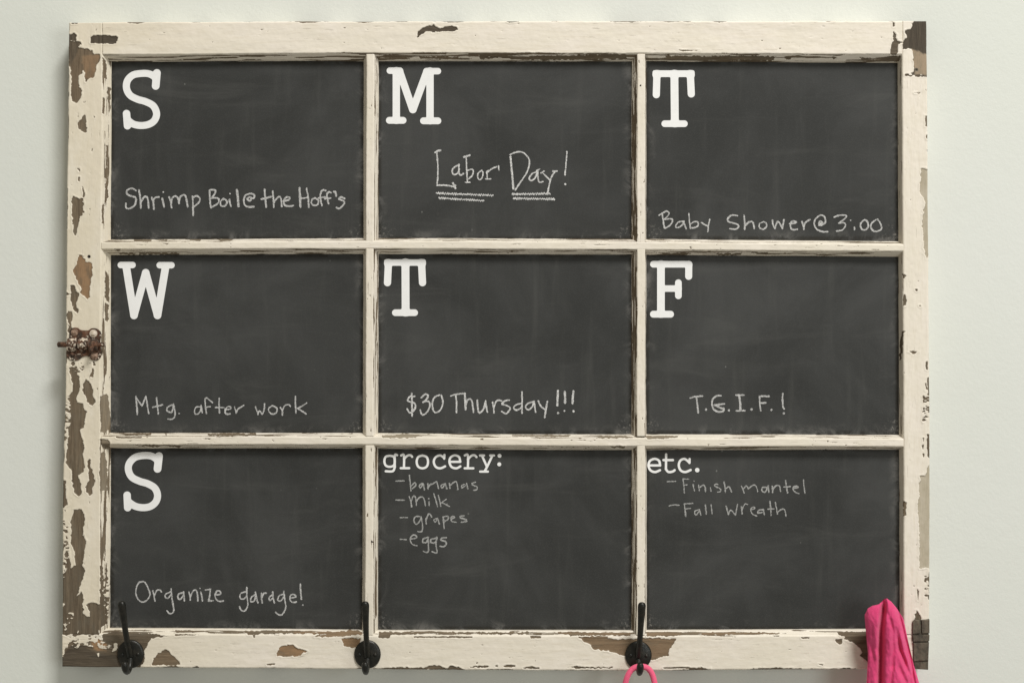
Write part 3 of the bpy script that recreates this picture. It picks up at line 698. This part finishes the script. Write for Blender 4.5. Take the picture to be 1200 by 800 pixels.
small(panel[2, 1], 440, 520, 7.5, [
    ('letter g', "125,102 90,112 78,150 90,188 125,200 160,188 170,150 160,112 125,102;190,98 170,100 170,205;170,200 152,238 90,239", 1.3),
    ('letter r', "225,100 250,100 250,210;222,212 296,212;250,132 280,103 308,98 322,112", 1.3),
    ('letter o', "412,100 375,115 362,156 375,198 412,213 450,198 462,156 450,115 412,100", 1.3),
    ('letter c', "604,122 570,100 530,115 512,155 530,200 570,213 612,196;606,95 604,128", 1.3),
    ('letter e', "655,156 745,156;745,156 735,115 698,99 660,118 650,158 668,200 710,213 746,196", 1.3),
    ('letter r', "785,100 812,100 812,212;784,213 860,213;812,135 842,104 870,98 888,114", 1.3),
    ('letter y', "918,100 955,100;935,100 980,200;1008,100 1042,100;1028,100 982,198 958,240;920,242 988,242", 1.3),
    ('colon', "1090,103;1088,178", 2.3)])
small(panel[2, 2], 750, 520, 8.425, [
    ('letter e', "85,211 198,211;198,211 188,165 143,146 97,168 84,215 105,260 150,276 197,258", 1.35),
    ('letter t', "258,102 256,248;256,248 280,275 320,272 342,258;232,158 325,158", 1.35),
    ('letter c', "488,182 440,147 397,165 383,212 402,260 447,276 500,256;490,148 488,186", 1.35),
    ('full stop', "565,257", 2.6)])
R1 = 1.0
chalk(panel[0, 0], parse(140, 210, 8.571, "165,115 125,92 80,110 72,140 100,165 160,185 165,225 145,270 95,295 65,285 65,245;195,110 208,180 215,290;215,230 240,190 265,175 285,200 292,290;325,185 340,240 345,300;340,240 345,200 370,180 395,180;430,195 440,240 450,280;440,130;500,180 515,230 522,285;520,240 530,190 560,170 585,190 600,245;600,230 610,180 650,158 670,190 685,275;735,175 738,260 740,365;735,190 770,168 805,190 800,230 750,275;905,110 908,200 918,285;905,110 940,105 965,115 955,150 920,195;930,190 985,190 1000,215 980,250 920,285;1045,195 1015,225 1020,265 1055,270 1080,235 1065,205 1040,205;1105,205 1110,240 1120,270;1110,145", R1)
      + parse(270, 210, 8.571, "*65,110 75,190 80,270;170,195 180,215 205,210 205,185 180,185 175,210;205,190 235,190 240,160 200,145 150,165 135,210 145,260 190,280 235,275;345,105 350,190 360,280;310,200 360,190 410,175;425,120 432,200 435,280;435,240 460,200 490,175 510,200 515,275;540,220 590,205 595,185 565,180 535,215 545,260 590,272 630,265;*695,90 700,180 703,275;765,95 780,180 788,280;705,195 780,185;850,190 820,205 815,245 845,265 880,250 880,210 850,190;960,115 925,110 905,150 905,200 920,265;885,190 950,180;1010,135 985,130 968,160 975,200 985,245;950,200 1005,190;1040,125 1055,130 1062,170;1145,195 1110,180 1090,200 1130,215 1145,240 1120,275 1090,295 1065,285", R1), M_CHALK, 1, 'handwritten chalk line Shrimp Boil at the Hoffs')
chalk(panel[0, 1], parse(500, 170, 11.43, "*115,100 150,80 180,75;135,100 145,200 150,400 138,540;138,540 250,540 370,560;*350,510 385,580;385,540 340,560;430,265 370,300 340,350 360,395 410,380 440,320;435,260 430,350 450,405 490,385;*500,160 575,140;530,160 535,300 545,490;520,500 580,500;550,340 600,325 625,350 610,410 560,455;740,340 690,380 685,440 715,465 745,430 755,370 735,345;800,360 830,340;805,370 815,450;790,455 855,455;815,370 870,320 940,290;965,280 965,335", .85)
      + parse(585, 170, 11.43, "*150,160 165,300 190,580;145,130 200,105 270,90 340,115 395,180 405,250 370,370 290,490 215,600;505,360 440,385 400,450 435,475 480,440 505,370;500,345 540,325;515,350 530,490 585,488;560,375 600,350;580,370 680,470;720,350 775,350;745,355 690,460 645,660;908,90 895,250 882,400;*885,525", .85)
      + zig(500, 170, 11.43, (130, 645), (885, 675), 1.1, 1.3) + zig(500, 170, 11.43, (165, 710), (765, 745), 1.1, 1.3)
      + zig(585, 170, 11.43, (175, 660), (680, 650), 1.1, 1.3) + zig(585, 170, 11.43, (190, 715), (740, 725), 1.2, 1.3), M_CHALK_BOLD, 21, 'handwritten chalk words Labor Day with double underlines')
chalk(panel[0, 2], parse(770, 240, 8.571, "20,105 60,80 100,65 120,90 90,130 65,145;50,85 60,150 75,235;70,150 140,140 155,165 130,205 80,235;260,165 215,175 185,215 205,230 250,205 270,165;265,170 280,210 292,240;320,90 325,160 335,235;330,200 370,170 410,175 410,210 370,232 340,232;445,180 500,210;530,145 515,210 510,270;805,110 750,105 710,140 720,170 790,190 820,215 790,245 730,240;875,105 880,170 880,245;880,215 920,175 955,170 970,200 975,235;1070,170 1030,190 1030,230 1065,245 1100,220 1095,185 1070,170", .85)
      + parse(900, 240, 8.571, "45,155 50,200 70,238;70,235 95,170 120,190 145,240;145,240 160,150;215,190 280,180 270,165 235,170 225,210 245,250 295,245;340,170 355,210 360,245;360,225 375,180 420,150;510,205 545,205 550,180 520,165 510,190;548,200 575,180 570,125 530,105 480,140 465,190 490,245 550,270 600,270;525,200 540,170;665,125 720,105 785,110 770,140 710,185;710,185 760,180 780,205 750,250 690,265;830,155;868,225 868,250;970,150 930,190 940,240 970,252 1005,225 1000,170 970,150;1085,150 1035,195 1045,250 1090,268 1140,240 1125,180 1100,145", .9), M_CHALK, 31, 'handwritten chalk line Baby Shower at 3:00')
chalk(panel[1, 0], parse(150, 455, 10.91, "100,100 110,200 120,330;100,105 140,170 180,220;180,220 205,160 230,100;230,100 245,200 265,320;365,120 375,220 388,325;315,240 380,225 440,208;560,210 505,240 500,285 550,305 575,260 580,200;580,200 600,290 600,350 570,390 510,392;655,320;930,235 870,240 850,290 860,325 900,320 930,270 935,215;935,215 950,310;1080,180 1045,150 1000,120 985,150 990,230 1003,320;985,240 1050,232;1165,125 1165,220 1170,310;1120,240 1230,245", .85)
      + parse(255, 455, 10.91, "95,270 165,260 160,230 125,235 95,280 110,325 160,322;215,235 230,280 238,315;238,310 265,260 335,215;485,235 500,280 515,335;515,330 535,285 570,330;570,330 595,270 600,195;700,220 655,250 660,300 710,328 755,300 755,250 710,222;805,245 825,280 828,340;830,280 860,220 910,205 930,230;995,100 995,200 1003,315;1140,185 1080,225 1020,255;1020,255 1075,285 1130,325", .85), M_CHALK, 41, 'handwritten chalk line Mtg. after work')
chalk(panel[1, 1], parse(470, 450, 10.91, "175,155 120,155 85,195 100,220 170,240 185,285 155,345 110,365 75,310;135,115 140,250 140,405;260,170 310,125 345,150 320,195 280,230;280,230 345,215 370,265 345,340 300,385 265,385 245,330;490,140 430,165 400,240 410,330 445,362 500,330 535,240 515,140;635,150 700,130 790,118;700,140 710,240 708,365;*815,120 820,210 825,320;825,290 845,210 885,190 910,230 925,355;975,205 980,290 990,350 1010,365 1055,310 1080,210;1080,210 1090,290 1105,355", .9)
      + parse(575, 450, 10.91, "25,230 35,290 42,365;45,290 70,220 105,205 135,210;235,205 180,215 145,255 200,270 250,300 230,345 190,375 140,345;400,100 403,230 400,370;390,245 320,265 295,305 330,330 385,305 403,270;540,225 470,250 445,295 480,325 530,290 555,220;555,220 565,290 575,355;610,215 640,280 690,320;725,220 710,300 690,425;*860,85 855,170 852,270;*862,370;*948,100 950,170 950,235;*942,340;*1060,90 1050,170 1048,245;*1058,345", .9), M_CHALK_BOLD, 51, 'handwritten chalk line $30 Thursday')
chalk(panel[1, 2], parse(800, 450, 9.231, "80,150 130,135 215,128;150,150 160,230 168,308;*253,275;415,125 370,125 325,165 318,230 345,280 395,298 440,290 445,260;345,225 450,212;360,230 430,265;*500,282;575,118 665,118;*610,120 622,200 625,285;580,288 670,285;*745,272;830,130 935,130;832,130 835,210 843,285;835,205 900,200;*960,278;1083,100 1080,170 1085,240 1100,268;*1095,315", .95), M_CHALK, 61, 'handwritten chalk letters T.G.I.F.')
chalk(panel[2, 0], parse(150, 675, 10.435, "185,62 135,75 105,130 97,210 125,280 180,312 240,280 268,220 245,140 210,75 180,60;305,175 320,240 330,300;325,230 350,175 390,165 410,190;520,190 460,215 455,255 490,265 525,220;528,150 540,280 560,420 515,455 475,420;680,200 620,215 612,265 645,275 680,225;680,190 690,300;745,190 758,240 762,290;762,250 790,185 825,165 845,200 855,295;890,190 905,250 910,300;880,145;945,165 1010,155;1005,160 1000,230 985,300;985,300 1045,295;1065,225 1130,215 1125,180 1085,180 1065,240 1100,300 1165,300", .85)
      + parse(255, 675, 10.91, "370,190 300,215 285,270 330,290 370,250;372,140 375,250 385,370 345,440 300,425 280,380;480,230 430,270 425,320 470,310 490,220;485,200 500,280 515,335;560,210 560,270 570,335;565,270 590,215 620,215;700,230 660,270 670,305 710,270;705,200 710,270 725,335;845,225 790,245 770,300 810,310 845,260;845,190 860,300 870,400 830,480 785,490 740,455;930,275 1000,260 975,230 935,240 925,300 960,330 1005,325;1057,100 1062,200 1072,290;1090,365", .85), M_CHALK, 71, 'handwritten chalk line Organize garage')
G = panel[2, 1]
chalk(G, parse(440, 520, 7.5, "180,325 250,323;298,275 305,340 312,410;312,370 345,340 355,365 325,390;410,345 385,365 395,385 415,355;418,345 430,405;460,350 462,395;463,380 485,354 503,350;503,350 520,338 540,335 553,392;605,350 577,362 585,385 608,360;612,345 627,392;650,345 655,388;655,365 685,338 712,332 724,400;785,352 758,365 762,385 790,365;800,345 812,392;880,335 850,345 855,360 890,375 890,400 865,405", .75), M_CHALK_FAINT, 81, 'handwritten chalk item bananas')
chalk(G, parse(440, 520, 7.5, "180,492 255,492;295,460 310,500 318,550;315,500 335,455 355,480 360,540;360,500 385,470 415,465 430,495 438,540;470,505 473,540;468,480;512,435 530,490 545,550;552,450 565,500 575,548;620,485 580,515;585,515 650,548", .75), M_CHALK_FAINT, 82, 'handwritten chalk item milk')
chalk(G, parse(455, 590, 10, "140,162 225,160;370,150 320,150 300,200 330,240 370,200 385,150;385,150 400,240 395,320 345,325;440,170 445,235;445,190 475,115 510,155;570,170 535,185 550,215 575,180;575,165 600,235;640,150 650,220 655,290;650,150 700,145 700,180 655,210;735,180 780,160 760,145 735,165 745,205 795,215;890,140 850,145 845,165 900,180 915,205 855,215", .75), M_CHALK_FAINT, 83, 'handwritten chalk item grapes')
chalk(G, parse(455, 590, 10, "140,415 210,418;265,410 325,400 330,375 290,365 255,410 280,470 340,490;460,395 410,410 405,450 445,450 465,410;465,390 470,480 465,565 410,555;560,400 505,415 500,450 545,455 565,415;570,390 560,480 570,570 515,560;680,395 630,400 620,425 670,440 680,475 650,500 610,495", .8), M_CHALK_FAINT, 84, 'handwritten chalk item eggs')
E = panel[2, 2]
chalk(E, parse(750, 520, 8.425, "268,370 352,368;422,345 480,345;425,345 432,410 438,480;430,405 465,400;525,400 530,430 540,465;535,365;578,405 585,460;588,430 620,405 640,420 648,468;695,430 700,465;770,400 745,395 740,415 790,440 795,465 765,475;830,375 838,420 845,480;843,445 875,420 890,440 902,470", .72)
      + parse(850, 545, 10.91, "205,265 225,310 240,350;225,310 265,260 295,300;295,300 350,255 390,260 415,335;540,285 480,280 465,320 505,345 535,300;550,260 555,345;600,265 605,345;605,320 640,265 690,260 705,330;770,190 780,270 795,350;745,275 830,270;865,295 930,280 905,265 870,280 880,330 940,360;1000,185 1005,270 1018,355", .72), M_CHALK_FAINT, 91, 'handwritten chalk item Finish mantel')
chalk(E, parse(750, 520, 8.425, "290,610 330,600 385,603;435,590 520,585;437,590 445,650 452,712;445,640 495,635;575,650 540,665 550,700 585,665;585,645 600,700;645,600 655,690;703,600 712,690", .72)
      + parse(850, 545, 10.91, "10,520 40,625;40,625 70,570 130,635;130,635 155,500;205,525 210,570 215,620;215,560 250,495 290,500;325,565 375,550 360,530 325,560 345,620 400,645;480,570 430,570 415,605 470,600;485,560 500,630;570,460 580,560 585,640;545,560 620,555;640,475 655,560 665,620;665,600 720,560 760,570 775,650", .72), M_CHALK_FAINT, 92, 'handwritten chalk item Fall wreath')

# ------------------------------------------------------------------ solids for the ironwork
def tube(path, radii, n=16, flat=None, cap=True):
    """path: list of Vector; radii per point; flat: (sx, sy) section scale. rounded ends by end radii"""
    vs = []; fs = []
    for i, p in enumerate(path):
        t = (path[min(i + 1, len(path) - 1)] - path[max(i - 1, 0)]).normalized()
        sx = Vector((1, 0, 0)) if abs(t.x) < .9 else Vector((0, 0, 1))
        a = (sx - t * sx.dot(t)).normalized(); b = t.cross(a)
        for k in range(n):
            an = 2 * math.pi * k / n
            vs.append(p + a * math.cos(an) * radii[i] * (flat[0] if flat else 1) + b * math.sin(an) * radii[i] * (flat[1] if flat else 1))
    for i in range(len(path) - 1):
        for k in range(n):
            fs.append((i * n + k, i * n + (k + 1) % n, (i + 1) * n + (k + 1) % n, (i + 1) * n + k))
    if cap: fs += [tuple(range(n))[::-1], tuple((len(path) - 1) * n + k for k in range(n))]
    return vs, fs
def smooth_path(pts, n=8):
    out = []; p = [pts[0]] + pts + [pts[-1]]
    for i in range(1, len(p) - 2):
        for k in range(n):
            t = k / n
            out.append([.5 * (2 * p[i][c] + (-p[i - 1][c] + p[i + 1][c]) * t + (2 * p[i - 1][c] - 5 * p[i][c] + 4 * p[i + 1][c] - p[i + 2][c]) * t * t + (-p[i - 1][c] + 3 * p[i][c] - 3 * p[i + 1][c] + p[i + 2][c]) * t ** 3) for c in range(4)])
    out.append(list(pts[-1])); return out
def lathe_y(prof, n=36, sx=1, sz=1, cx=0, cz=0):
    """profile (r, y) turned round the y axis"""
    vs = []; fs = []
    for r, y in prof:
        for k in range(n):
            a = 2 * math.pi * k / n; vs.append((cx + math.cos(a) * r * sx, y, cz + math.sin(a) * r * sz))
    for i in range(len(prof) - 1):
        for k in range(n): fs.append((i * n + k, (i + 1) * n + k, (i + 1) * n + (k + 1) % n, i * n + (k + 1) % n))
    fs += [tuple(range(n)), tuple((len(prof) - 1) * n + k for k in range(n))[::-1]]
    return vs, fs
def fix(o):
    import bmesh
    bm = bmesh.new(); bm.from_mesh(o.data); bmesh.ops.recalc_face_normals(bm, faces=bm.faces); bm.to_mesh(o.data); bm.free(); return o
mm = K
def coat_hook():
    base = [(15.4, .6), (15.6, -.8), (14.9, -1.9), (13.2, -2.5), (9.5, -3.3), (5, -4.0), (1, -4.2)]
    v, f = lathe_y([(r * mm, y * mm) for r, y in base], 40, 1, 1.07)
    h = fix(mesh_obj('coat_hook', v, f, M_IRON, win, smooth=True))
    # long upper prong: x, y, z, radius (mm)
    p = smooth_path([(0, -2.5, -2, 4.2), (0, -7, 7, 3.9), (0, -13, 18, 3.3), (0, -19, 33, 3.4), (0, -24.5, 50, 4.0), (0, -28, 61, 4.6), (0, -29, 64.5, 4.3), (0, -29.4, 66.6, 2.9), (0, -29.5, 67.4, .7)])
    v, f = tube([Vector(q[:3]) * mm for q in p], [q[3] * mm for q in p], 18, (1, .85))
    fix(mesh_obj('prong', v, f, M_IRON, h, smooth=True))
    p = smooth_path([(0, -2, -5, 3.8), (0, -6, -13, 3.4), (0, -12, -17.2, 3.0), (0, -19, -16.5, 3.3), (0, -23.5, -12.5, 4.0), (0, -25.6, -7.5, 4.2), (0, -26.2, -4.8, 3.4), (0, -26.4, -3.2, 2.2), (0, -26.5, -2.6, .5)])
    v, f = tube([Vector(q[:3]) * mm for q in p], [q[3] * mm for q in p], 18)
    fix(mesh_obj('lower_prong', v, f, M_IRON, h, smooth=True))
    for sx in (-1, 1):
        v, f = lathe_y([(2.3 * mm, -2.0 * mm), (2.2 * mm, -3.8 * mm), (1.4 * mm, -4.6 * mm), (.3 * mm, -4.8 * mm)], 14, cx=sx * 9.2 * mm, cz=0)
        fix(mesh_obj('screw', v, f, M_IRON, h, smooth=True))
    return h
hooks = [(153.5, 765.5, 4.5), (430.8, 765.8, -.5), (748, 766.8, -2.5), (1034, 766.5, 0)]
hk0 = coat_hook(); kids = list(hk0.children)
names = ['black hook at the left end of the bottom rail', 'black hook below the left muntin', 'black hook holding the pink loop', 'black hook holding the pink cloth']
for i, (px, py, tilt) in enumerate(hooks):
    if i == 0: h = hk0
    else:
        h = hk0.copy(); COL.objects.link(h)
        for kd in kids:
            c = kd.copy(); COL.objects.link(c); c.parent = h
    h.parent = win; h.location = Vector((bx(px), -0.0006, bz(py))) - ROOT_LOC; h.rotation_euler = (0, math.radians(-tilt * .5), 0)
    h['label'] = names[i]

# rusty slide bolt on the left stile
def plate(name, pts, y0, y1, mat, parent, bev=0.0006):
    pts = [(bx(a), bz(b)) for a, b in pts]
    cx = sum(p[0] for p in pts) / len(pts); cz = sum(p[1] for p in pts) / len(pts)
    inn = []
    for x, zq in pts:
        d = math.hypot(x - cx, zq - cz); inn.append((x + (cx - x) * bev / d, zq + (cz - zq) * bev / d))
    vs = [(x, y0, q) for x, q in pts] + [(x, y1 + bev, q) for x, q in pts] + [(x, y1, q) for x, q in inn]
    n = len(pts); fs = [tuple(range(n))[::-1], tuple(range(2 * n, 3 * n))]
    for L in (0, 1):
        for k in range(n): fs.append((L * n + k, L * n + (k + 1) % n, (L + 1) * n + (k + 1) % n, (L + 1) * n + k))
    o = mesh_obj(name, vs, fs, mat, parent if parent is not None else win)
    if parent is None: o.location = OFF
    return fix(o)
def rp(pts, n=4): # rounded outline
    q = catmull(list(pts) + [pts[0]], n); return q[:-1]
sb = plate('slide_bolt', rp([(82, 388), (85, 384.3), (91, 384), (95, 386.6), (104, 386.8), (107.5, 384.6), (113, 384.8), (117.5, 388), (118.3, 393), (117.5, 400), (118, 408), (118.5, 417), (114.5, 421.8), (108, 421.5), (103, 417.2), (97, 418), (92, 421.5), (86, 422.3), (80, 419.5), (77.8, 414), (79, 408), (81, 400)]), 0.0008, -0.0018, M_RUST, None)
sb['label'] = 'rusty slide bolt with paint residue on the left stile'
def cyl_x(x0, x1, zc, y, r, mat, name, taper=1, n=18):
    ps = [(x0, r * .75), (x0 + .0008, r), (x0 + (x1 - x0) * .5, r * .98), (x1 - .001, r * taper), (x1, r * .7 * taper)]
    v, f = tube([Vector((a, y, zc)) for a, _ in ps], [b for _, b in ps], n)
    return fix(mesh_obj(name, v, f, mat, sb, smooth=True))
cyl_x(bx(68.8), bx(123.5), bz(403.6), -0.0036, 0.0032, M_RUSTBARE, 'bolt_rod', .8)
def barrel(x0, x1, zc, r, name, mat, lump, seed):
    vs = []; fs = []; nx, na = 26, 18
    for i in range(nx + 1):
        for k in range(na + 1):
            a = math.pi * k / na; x = x0 + (x1 - x0) * i / nx
            e = min(i, nx - i) / 2.0; rr = r * (min(1, .72 + .28 * e))
            rr += lump * (float(fbm(np.array(i * .35), np.array(k * .5), seed, 3)) - .5)
            vs.append((x, -0.0012 - math.sin(a) * rr * .92, zc + math.cos(a) * rr * 1.05))
    for i in range(nx):
        for k in range(na):
            q = i * (na + 1) + k; fs.append((q, q + 1, q + na + 2, q + na + 1))
    fs += [tuple(range(na + 1)), tuple(nx * (na + 1) + k for k in range(na + 1))[::-1]]
    return fix(mesh_obj(name, vs, fs, mat, sb, smooth=True))
barrel(bx(79.5), bx(91), bz(404), .0074, 'guide', M_CAKED, .0022, 3)
barrel(bx(92.5), bx(103.5), bz(403.2), .0070, 'guide', M_CAKED, .0024, 7)
barrel(bx(104.5), bx(116), bz(404.6), .0076, 'guide', M_RUST, .0018, 9)
v, f = tube([Vector((bx(109), -.007, bz(406))), Vector((bx(110), -.0105, bz(408))), Vector((bx(111), -.0125, bz(411))), Vector((bx(111), -.013, bz(412)))], [.0018, .002, .0026, .0012], 12)
fix(mesh_obj('knob', v, f, M_RUSTBARE, sb, smooth=True))
for (a, b, r, mt) in ((88, 389.3, 3.3, M_SCREW), (110, 390.8, 3.7, M_SCREWP), (85.5, 415.3, 3.0, M_RUST), (111, 416.6, 3.5, M_SCREW)):
    v, f = lathe_y([(r * 1.25 * mm, -1.2 * mm), (r * 1.25 * mm, -2.1 * mm), (r * 1.02 * mm, -2.5 * mm), (r * .98 * mm, -2.1 * mm), (r * .85 * mm, -2.9 * mm), (r * .4 * mm, -3.5 * mm), (.1 * mm, -3.6 * mm)], 18, cx=bx(a), cz=bz(b))
    fix(mesh_obj('screw', v, f, mt, sb, smooth=True))
# hinge remains, lower right
hg = plate('hinge', [(1069.5, 727), (1078, 725.5), (1088.6, 724.5), (1088.4, 743), (1087.6, 784.2), (1069.8, 783)], 0.0008, -0.0006, M_HINGE, None)
hg['label'] = 'weathered brown hinge at the lower right corner'
for pts, d in (([(1068.8, 728), (1071.5, 725), (1077, 726), (1077.3, 741.5), (1068.6, 742)], -.0030), ([(1079.2, 726), (1088.8, 725), (1088.8, 741), (1079.5, 741.5)], -.0024),
               ([(1068.6, 743.6), (1088.6, 743), (1088.2, 750), (1068.8, 750.6)], -.0034), ([(1069.6, 752.2), (1088.2, 751.8), (1087.4, 773), (1070, 774)], -.0026), ([(1071, 775.5), (1087.2, 774.8), (1086.5, 784), (1071, 783)], -.0018)):
    plate('knuckle', pts, -0.0004, d, M_HINGE, hg, .0009)
# ------------------------------------------------------------------ pink loop on the third hook
def pink_loop():
    hp = Vector((bx(748), -0.0006, bz(766.8)))
    cx = bx(750, -.013); yy = hp.y - .0125; ztop = hp.z - .0105; rw = .0185; vs = []; path = []
    n = 72
    for i in range(n):
        a = 2 * math.pi * i / n
        sx = math.sin(a); cz_ = math.cos(a)
        zq = ztop - .046 + .046 * cz_ if cz_ < 0 else ztop - .046 + .046 * (cz_ ** .62)
        x = cx + rw * math.copysign(abs(sx) ** .8, sx)
        path.append(Vector((x, yy + .003 * math.sin(a * 2) , zq)))
    m = 14
    for i in range(n):
        t = (path[(i + 1) % n] - path[i - 1]).normalized(); b = Vector((0, 1, 0)); a_ = t.cross(b).normalized()
        for k in range(m):
            an = 2 * math.pi * k / m; vs.append(path[i] + a_ * math.cos(an) * .0034 + b * math.sin(an) * .0034)
    fs = [(i * m + k, i * m + (k + 1) % m, ((i + 1) % n) * m + (k + 1) % m, ((i + 1) % n) * m + k) for i in range(n) for k in range(m)]
    base = Vector((cx, yy, hp.z - .1))
    o = fix(mesh_obj('pink_loop', [v - base for v in vs], fs, M_PINKRUB, None, base, smooth=True))
    tag(o, 'pink elastic loop hanging from the black hook below the right muntin', 'loop')
pink_loop()
# ------------------------------------------------------------------ pink cloth on the fourth hook
def mat_cloth():
    m = NT('pink_jersey'); uv = m.n('ShaderNodeCombineXYZ')
    m.l(m.attr('cu').outputs['Fac'], uv.inputs[0]); m.l(m.attr('cv').outputs['Fac'], uv.inputs[1]); U = uv.outputs[0]
    big = m.noise(m.map(U, (.05, .05, 1)), 1.0, 3, .5); fuzz = m.noise(m.map(U, (1.2, 1.2, 1)), 1.0, 4, .7)
    c = m.mix(m.ramp(big, .3, .7), (0.70, 0.058, 0.185), (0.76, 0.072, 0.215))
    c = m.mix(m.math('MULTIPLY', m.ramp(fuzz, .45, .8), .4), c, (0.80, 0.15, 0.30))
    m.l(c, m.b.inputs['Base Color']); m.b.inputs['Roughness'].default_value = .9; m.b.inputs['Specular IOR Level'].default_value = .15
    m.b.inputs['Sheen Weight'].default_value = .25; m.b.inputs['Sheen Tint'].default_value = (1, .6, .75, 1)
    wv = m.n('ShaderNodeTexWave'); wv.inputs['Scale'].default_value = .55; wv.inputs['Distortion'].default_value = 1.5; m.l(U, wv.inputs['Vector'])
    m.l(m.bump(m.math('ADD', fuzz, m.math('MULTIPLY', wv.outputs['Fac'], .4)), .5, .0008), m.b.inputs['Normal'])
    return m.m
def pink_cloth():
    nu, nv = 130, 220
    u = np.linspace(0, 1, nu)[None, :]; v = (np.linspace(0, 1, nv)[:, None]) ** 1.25
    top = np.interp(u, [0, .08, .2, .4, .5, .58, .68, .8, .9, 1], [720, 712.5, 709.3, 707.5, 704.3, 701.2, 700.6, 704.5, 712, 724]) + 0 * v
    bot = 905 + 6 * np.sin(u * 9) + 0 * v
    py = top + (bot - top) * v
    Lx = np.interp(py, [700, 712, 722, 745, 765, 800, 905], [1016, 1013.5, 1013.2, 1015.2, 1016.8, 1016.2, 1011])
    Rx = np.interp(py, [700, 708, 718, 732, 752, 775, 800, 905], [1050, 1053.5, 1057, 1060.5, 1064.6, 1070.3, 1077.3, 1094])
    px = Lx + (Rx - Lx) * u
    px = px + (fbm(px / 30, py / 22, 4, 2) - .5) * 2.0 * np.clip(v * 4, 0, 1)
    prof = np.sin(np.pi * np.clip(u, 0, 1)) ** .55
    open_ = np.clip(v * 9, 0, 1) ** .5
    def valley(xs, wd, dp, y0, y1=2000):
        c = np.interp(py, [a for a, b in xs], [b for a, b in xs])
        on = np.clip((py - y0) / 14, 0, 1) * np.clip((y1 - py) / 20, 0, 1)
        return dp * np.exp(-((px - c) / wd) ** 2) * on
    mid = np.interp(py, [700, 716, 760, 905], [-33, -31, -22, -18])
    yf = mid - 14 * prof * open_
    yf = yf + valley([(700, 1036.5), (715, 1035), (735, 1032.5), (800, 1031.5), (905, 1028)], 3.1, 15, 698)
    yf = yf + valley([(700, 1036), (905, 1034)], 6, 2.5, 705)
    yf = yf + valley([(735, 1050.5), (748, 1052), (762, 1055), (775, 1060.5), (790, 1066), (905, 1080)], 2.6, 5.5, 734)
    yf = yf + valley([(712, 1052), (730, 1056.5), (750, 1061.5), (770, 1066.5), (800, 1072), (905, 1086)], 1.7, 4.5, 712)
    yf = yf - valley([(740, 1055), (760, 1059), (775, 1062.5), (800, 1067)], 2.4, 2.2, 738)
    yf = yf + valley([(765, 1048), (780, 1053), (800, 1062), (905, 1070)], 3.2, 2.8, 768)
    yf = yf + valley([(715, 1040), (735, 1046), (760, 1047), (800, 1044), (905, 1040)], 2.6, 2.6, 712)
    yf = yf + valley([(748, 1018), (775, 1025), (800, 1028), (905, 1030)], 2.4, 2.0, 745)
    yf = yf + valley([(725, 1023), (905, 1020)], 4, 1.6, 730)
    yf = yf + (fbm(px / 9, py / 20, 8, 3) - .5) * 5.0 * open_ + (fbm(px / 4, py / 6, 18, 3) - .5) * 1.3 * open_
    yb = mid + (-mid - 4.5) * prof * open_
    yf = np.minimum(yf, yb - .6 * open_)
    F = np.stack([(px - 600) * (1 + yf * K / D), yf, (400 - py) * (1 + yf * K / D)], -1) * K
    B = np.stack([(px - 600) * (1 + yb * K / D), yb, (400 - py) * (1 + yb * K / D)], -1) * K
    vs = np.concatenate([F.reshape(-1, 3), B.reshape(-1, 3)]); idx = np.arange(nu * nv).reshape(nv, nu); fs = []
    for j in range(nv - 1):
        for i in range(nu - 1):
            a, b, c, d = idx[j, i], idx[j, i + 1], idx[j + 1, i + 1], idx[j + 1, i]
            fs.append((d, c, b, a)); fs.append(tuple(int(q) + nu * nv for q in (a, b, c, d)))
    base = np.array([bx(1041), -.02, bz(905)])
    fs = [tuple(int(q) for q in f) for f in fs]
    o = mesh_obj('pink_cloth', vs - base, fs, mat_cloth(), None, tuple(base), smooth=True)
    set_attr(o.data, 'cu', np.concatenate([(px + 0).ravel(), px.ravel()])); set_attr(o.data, 'cv', np.concatenate([py.ravel(), py.ravel()]))
    import bmesh
    bm = bmesh.new(); bm.from_mesh(o.data); bmesh.ops.remove_doubles(bm, verts=bm.verts, dist=.00005); bmesh.ops.recalc_face_normals(bm, faces=bm.faces); bm.to_mesh(o.data); bm.free()
    tag(o, 'bright pink folded cloth hanging over the lower right corner of the window', 'cloth')
pink_cloth()
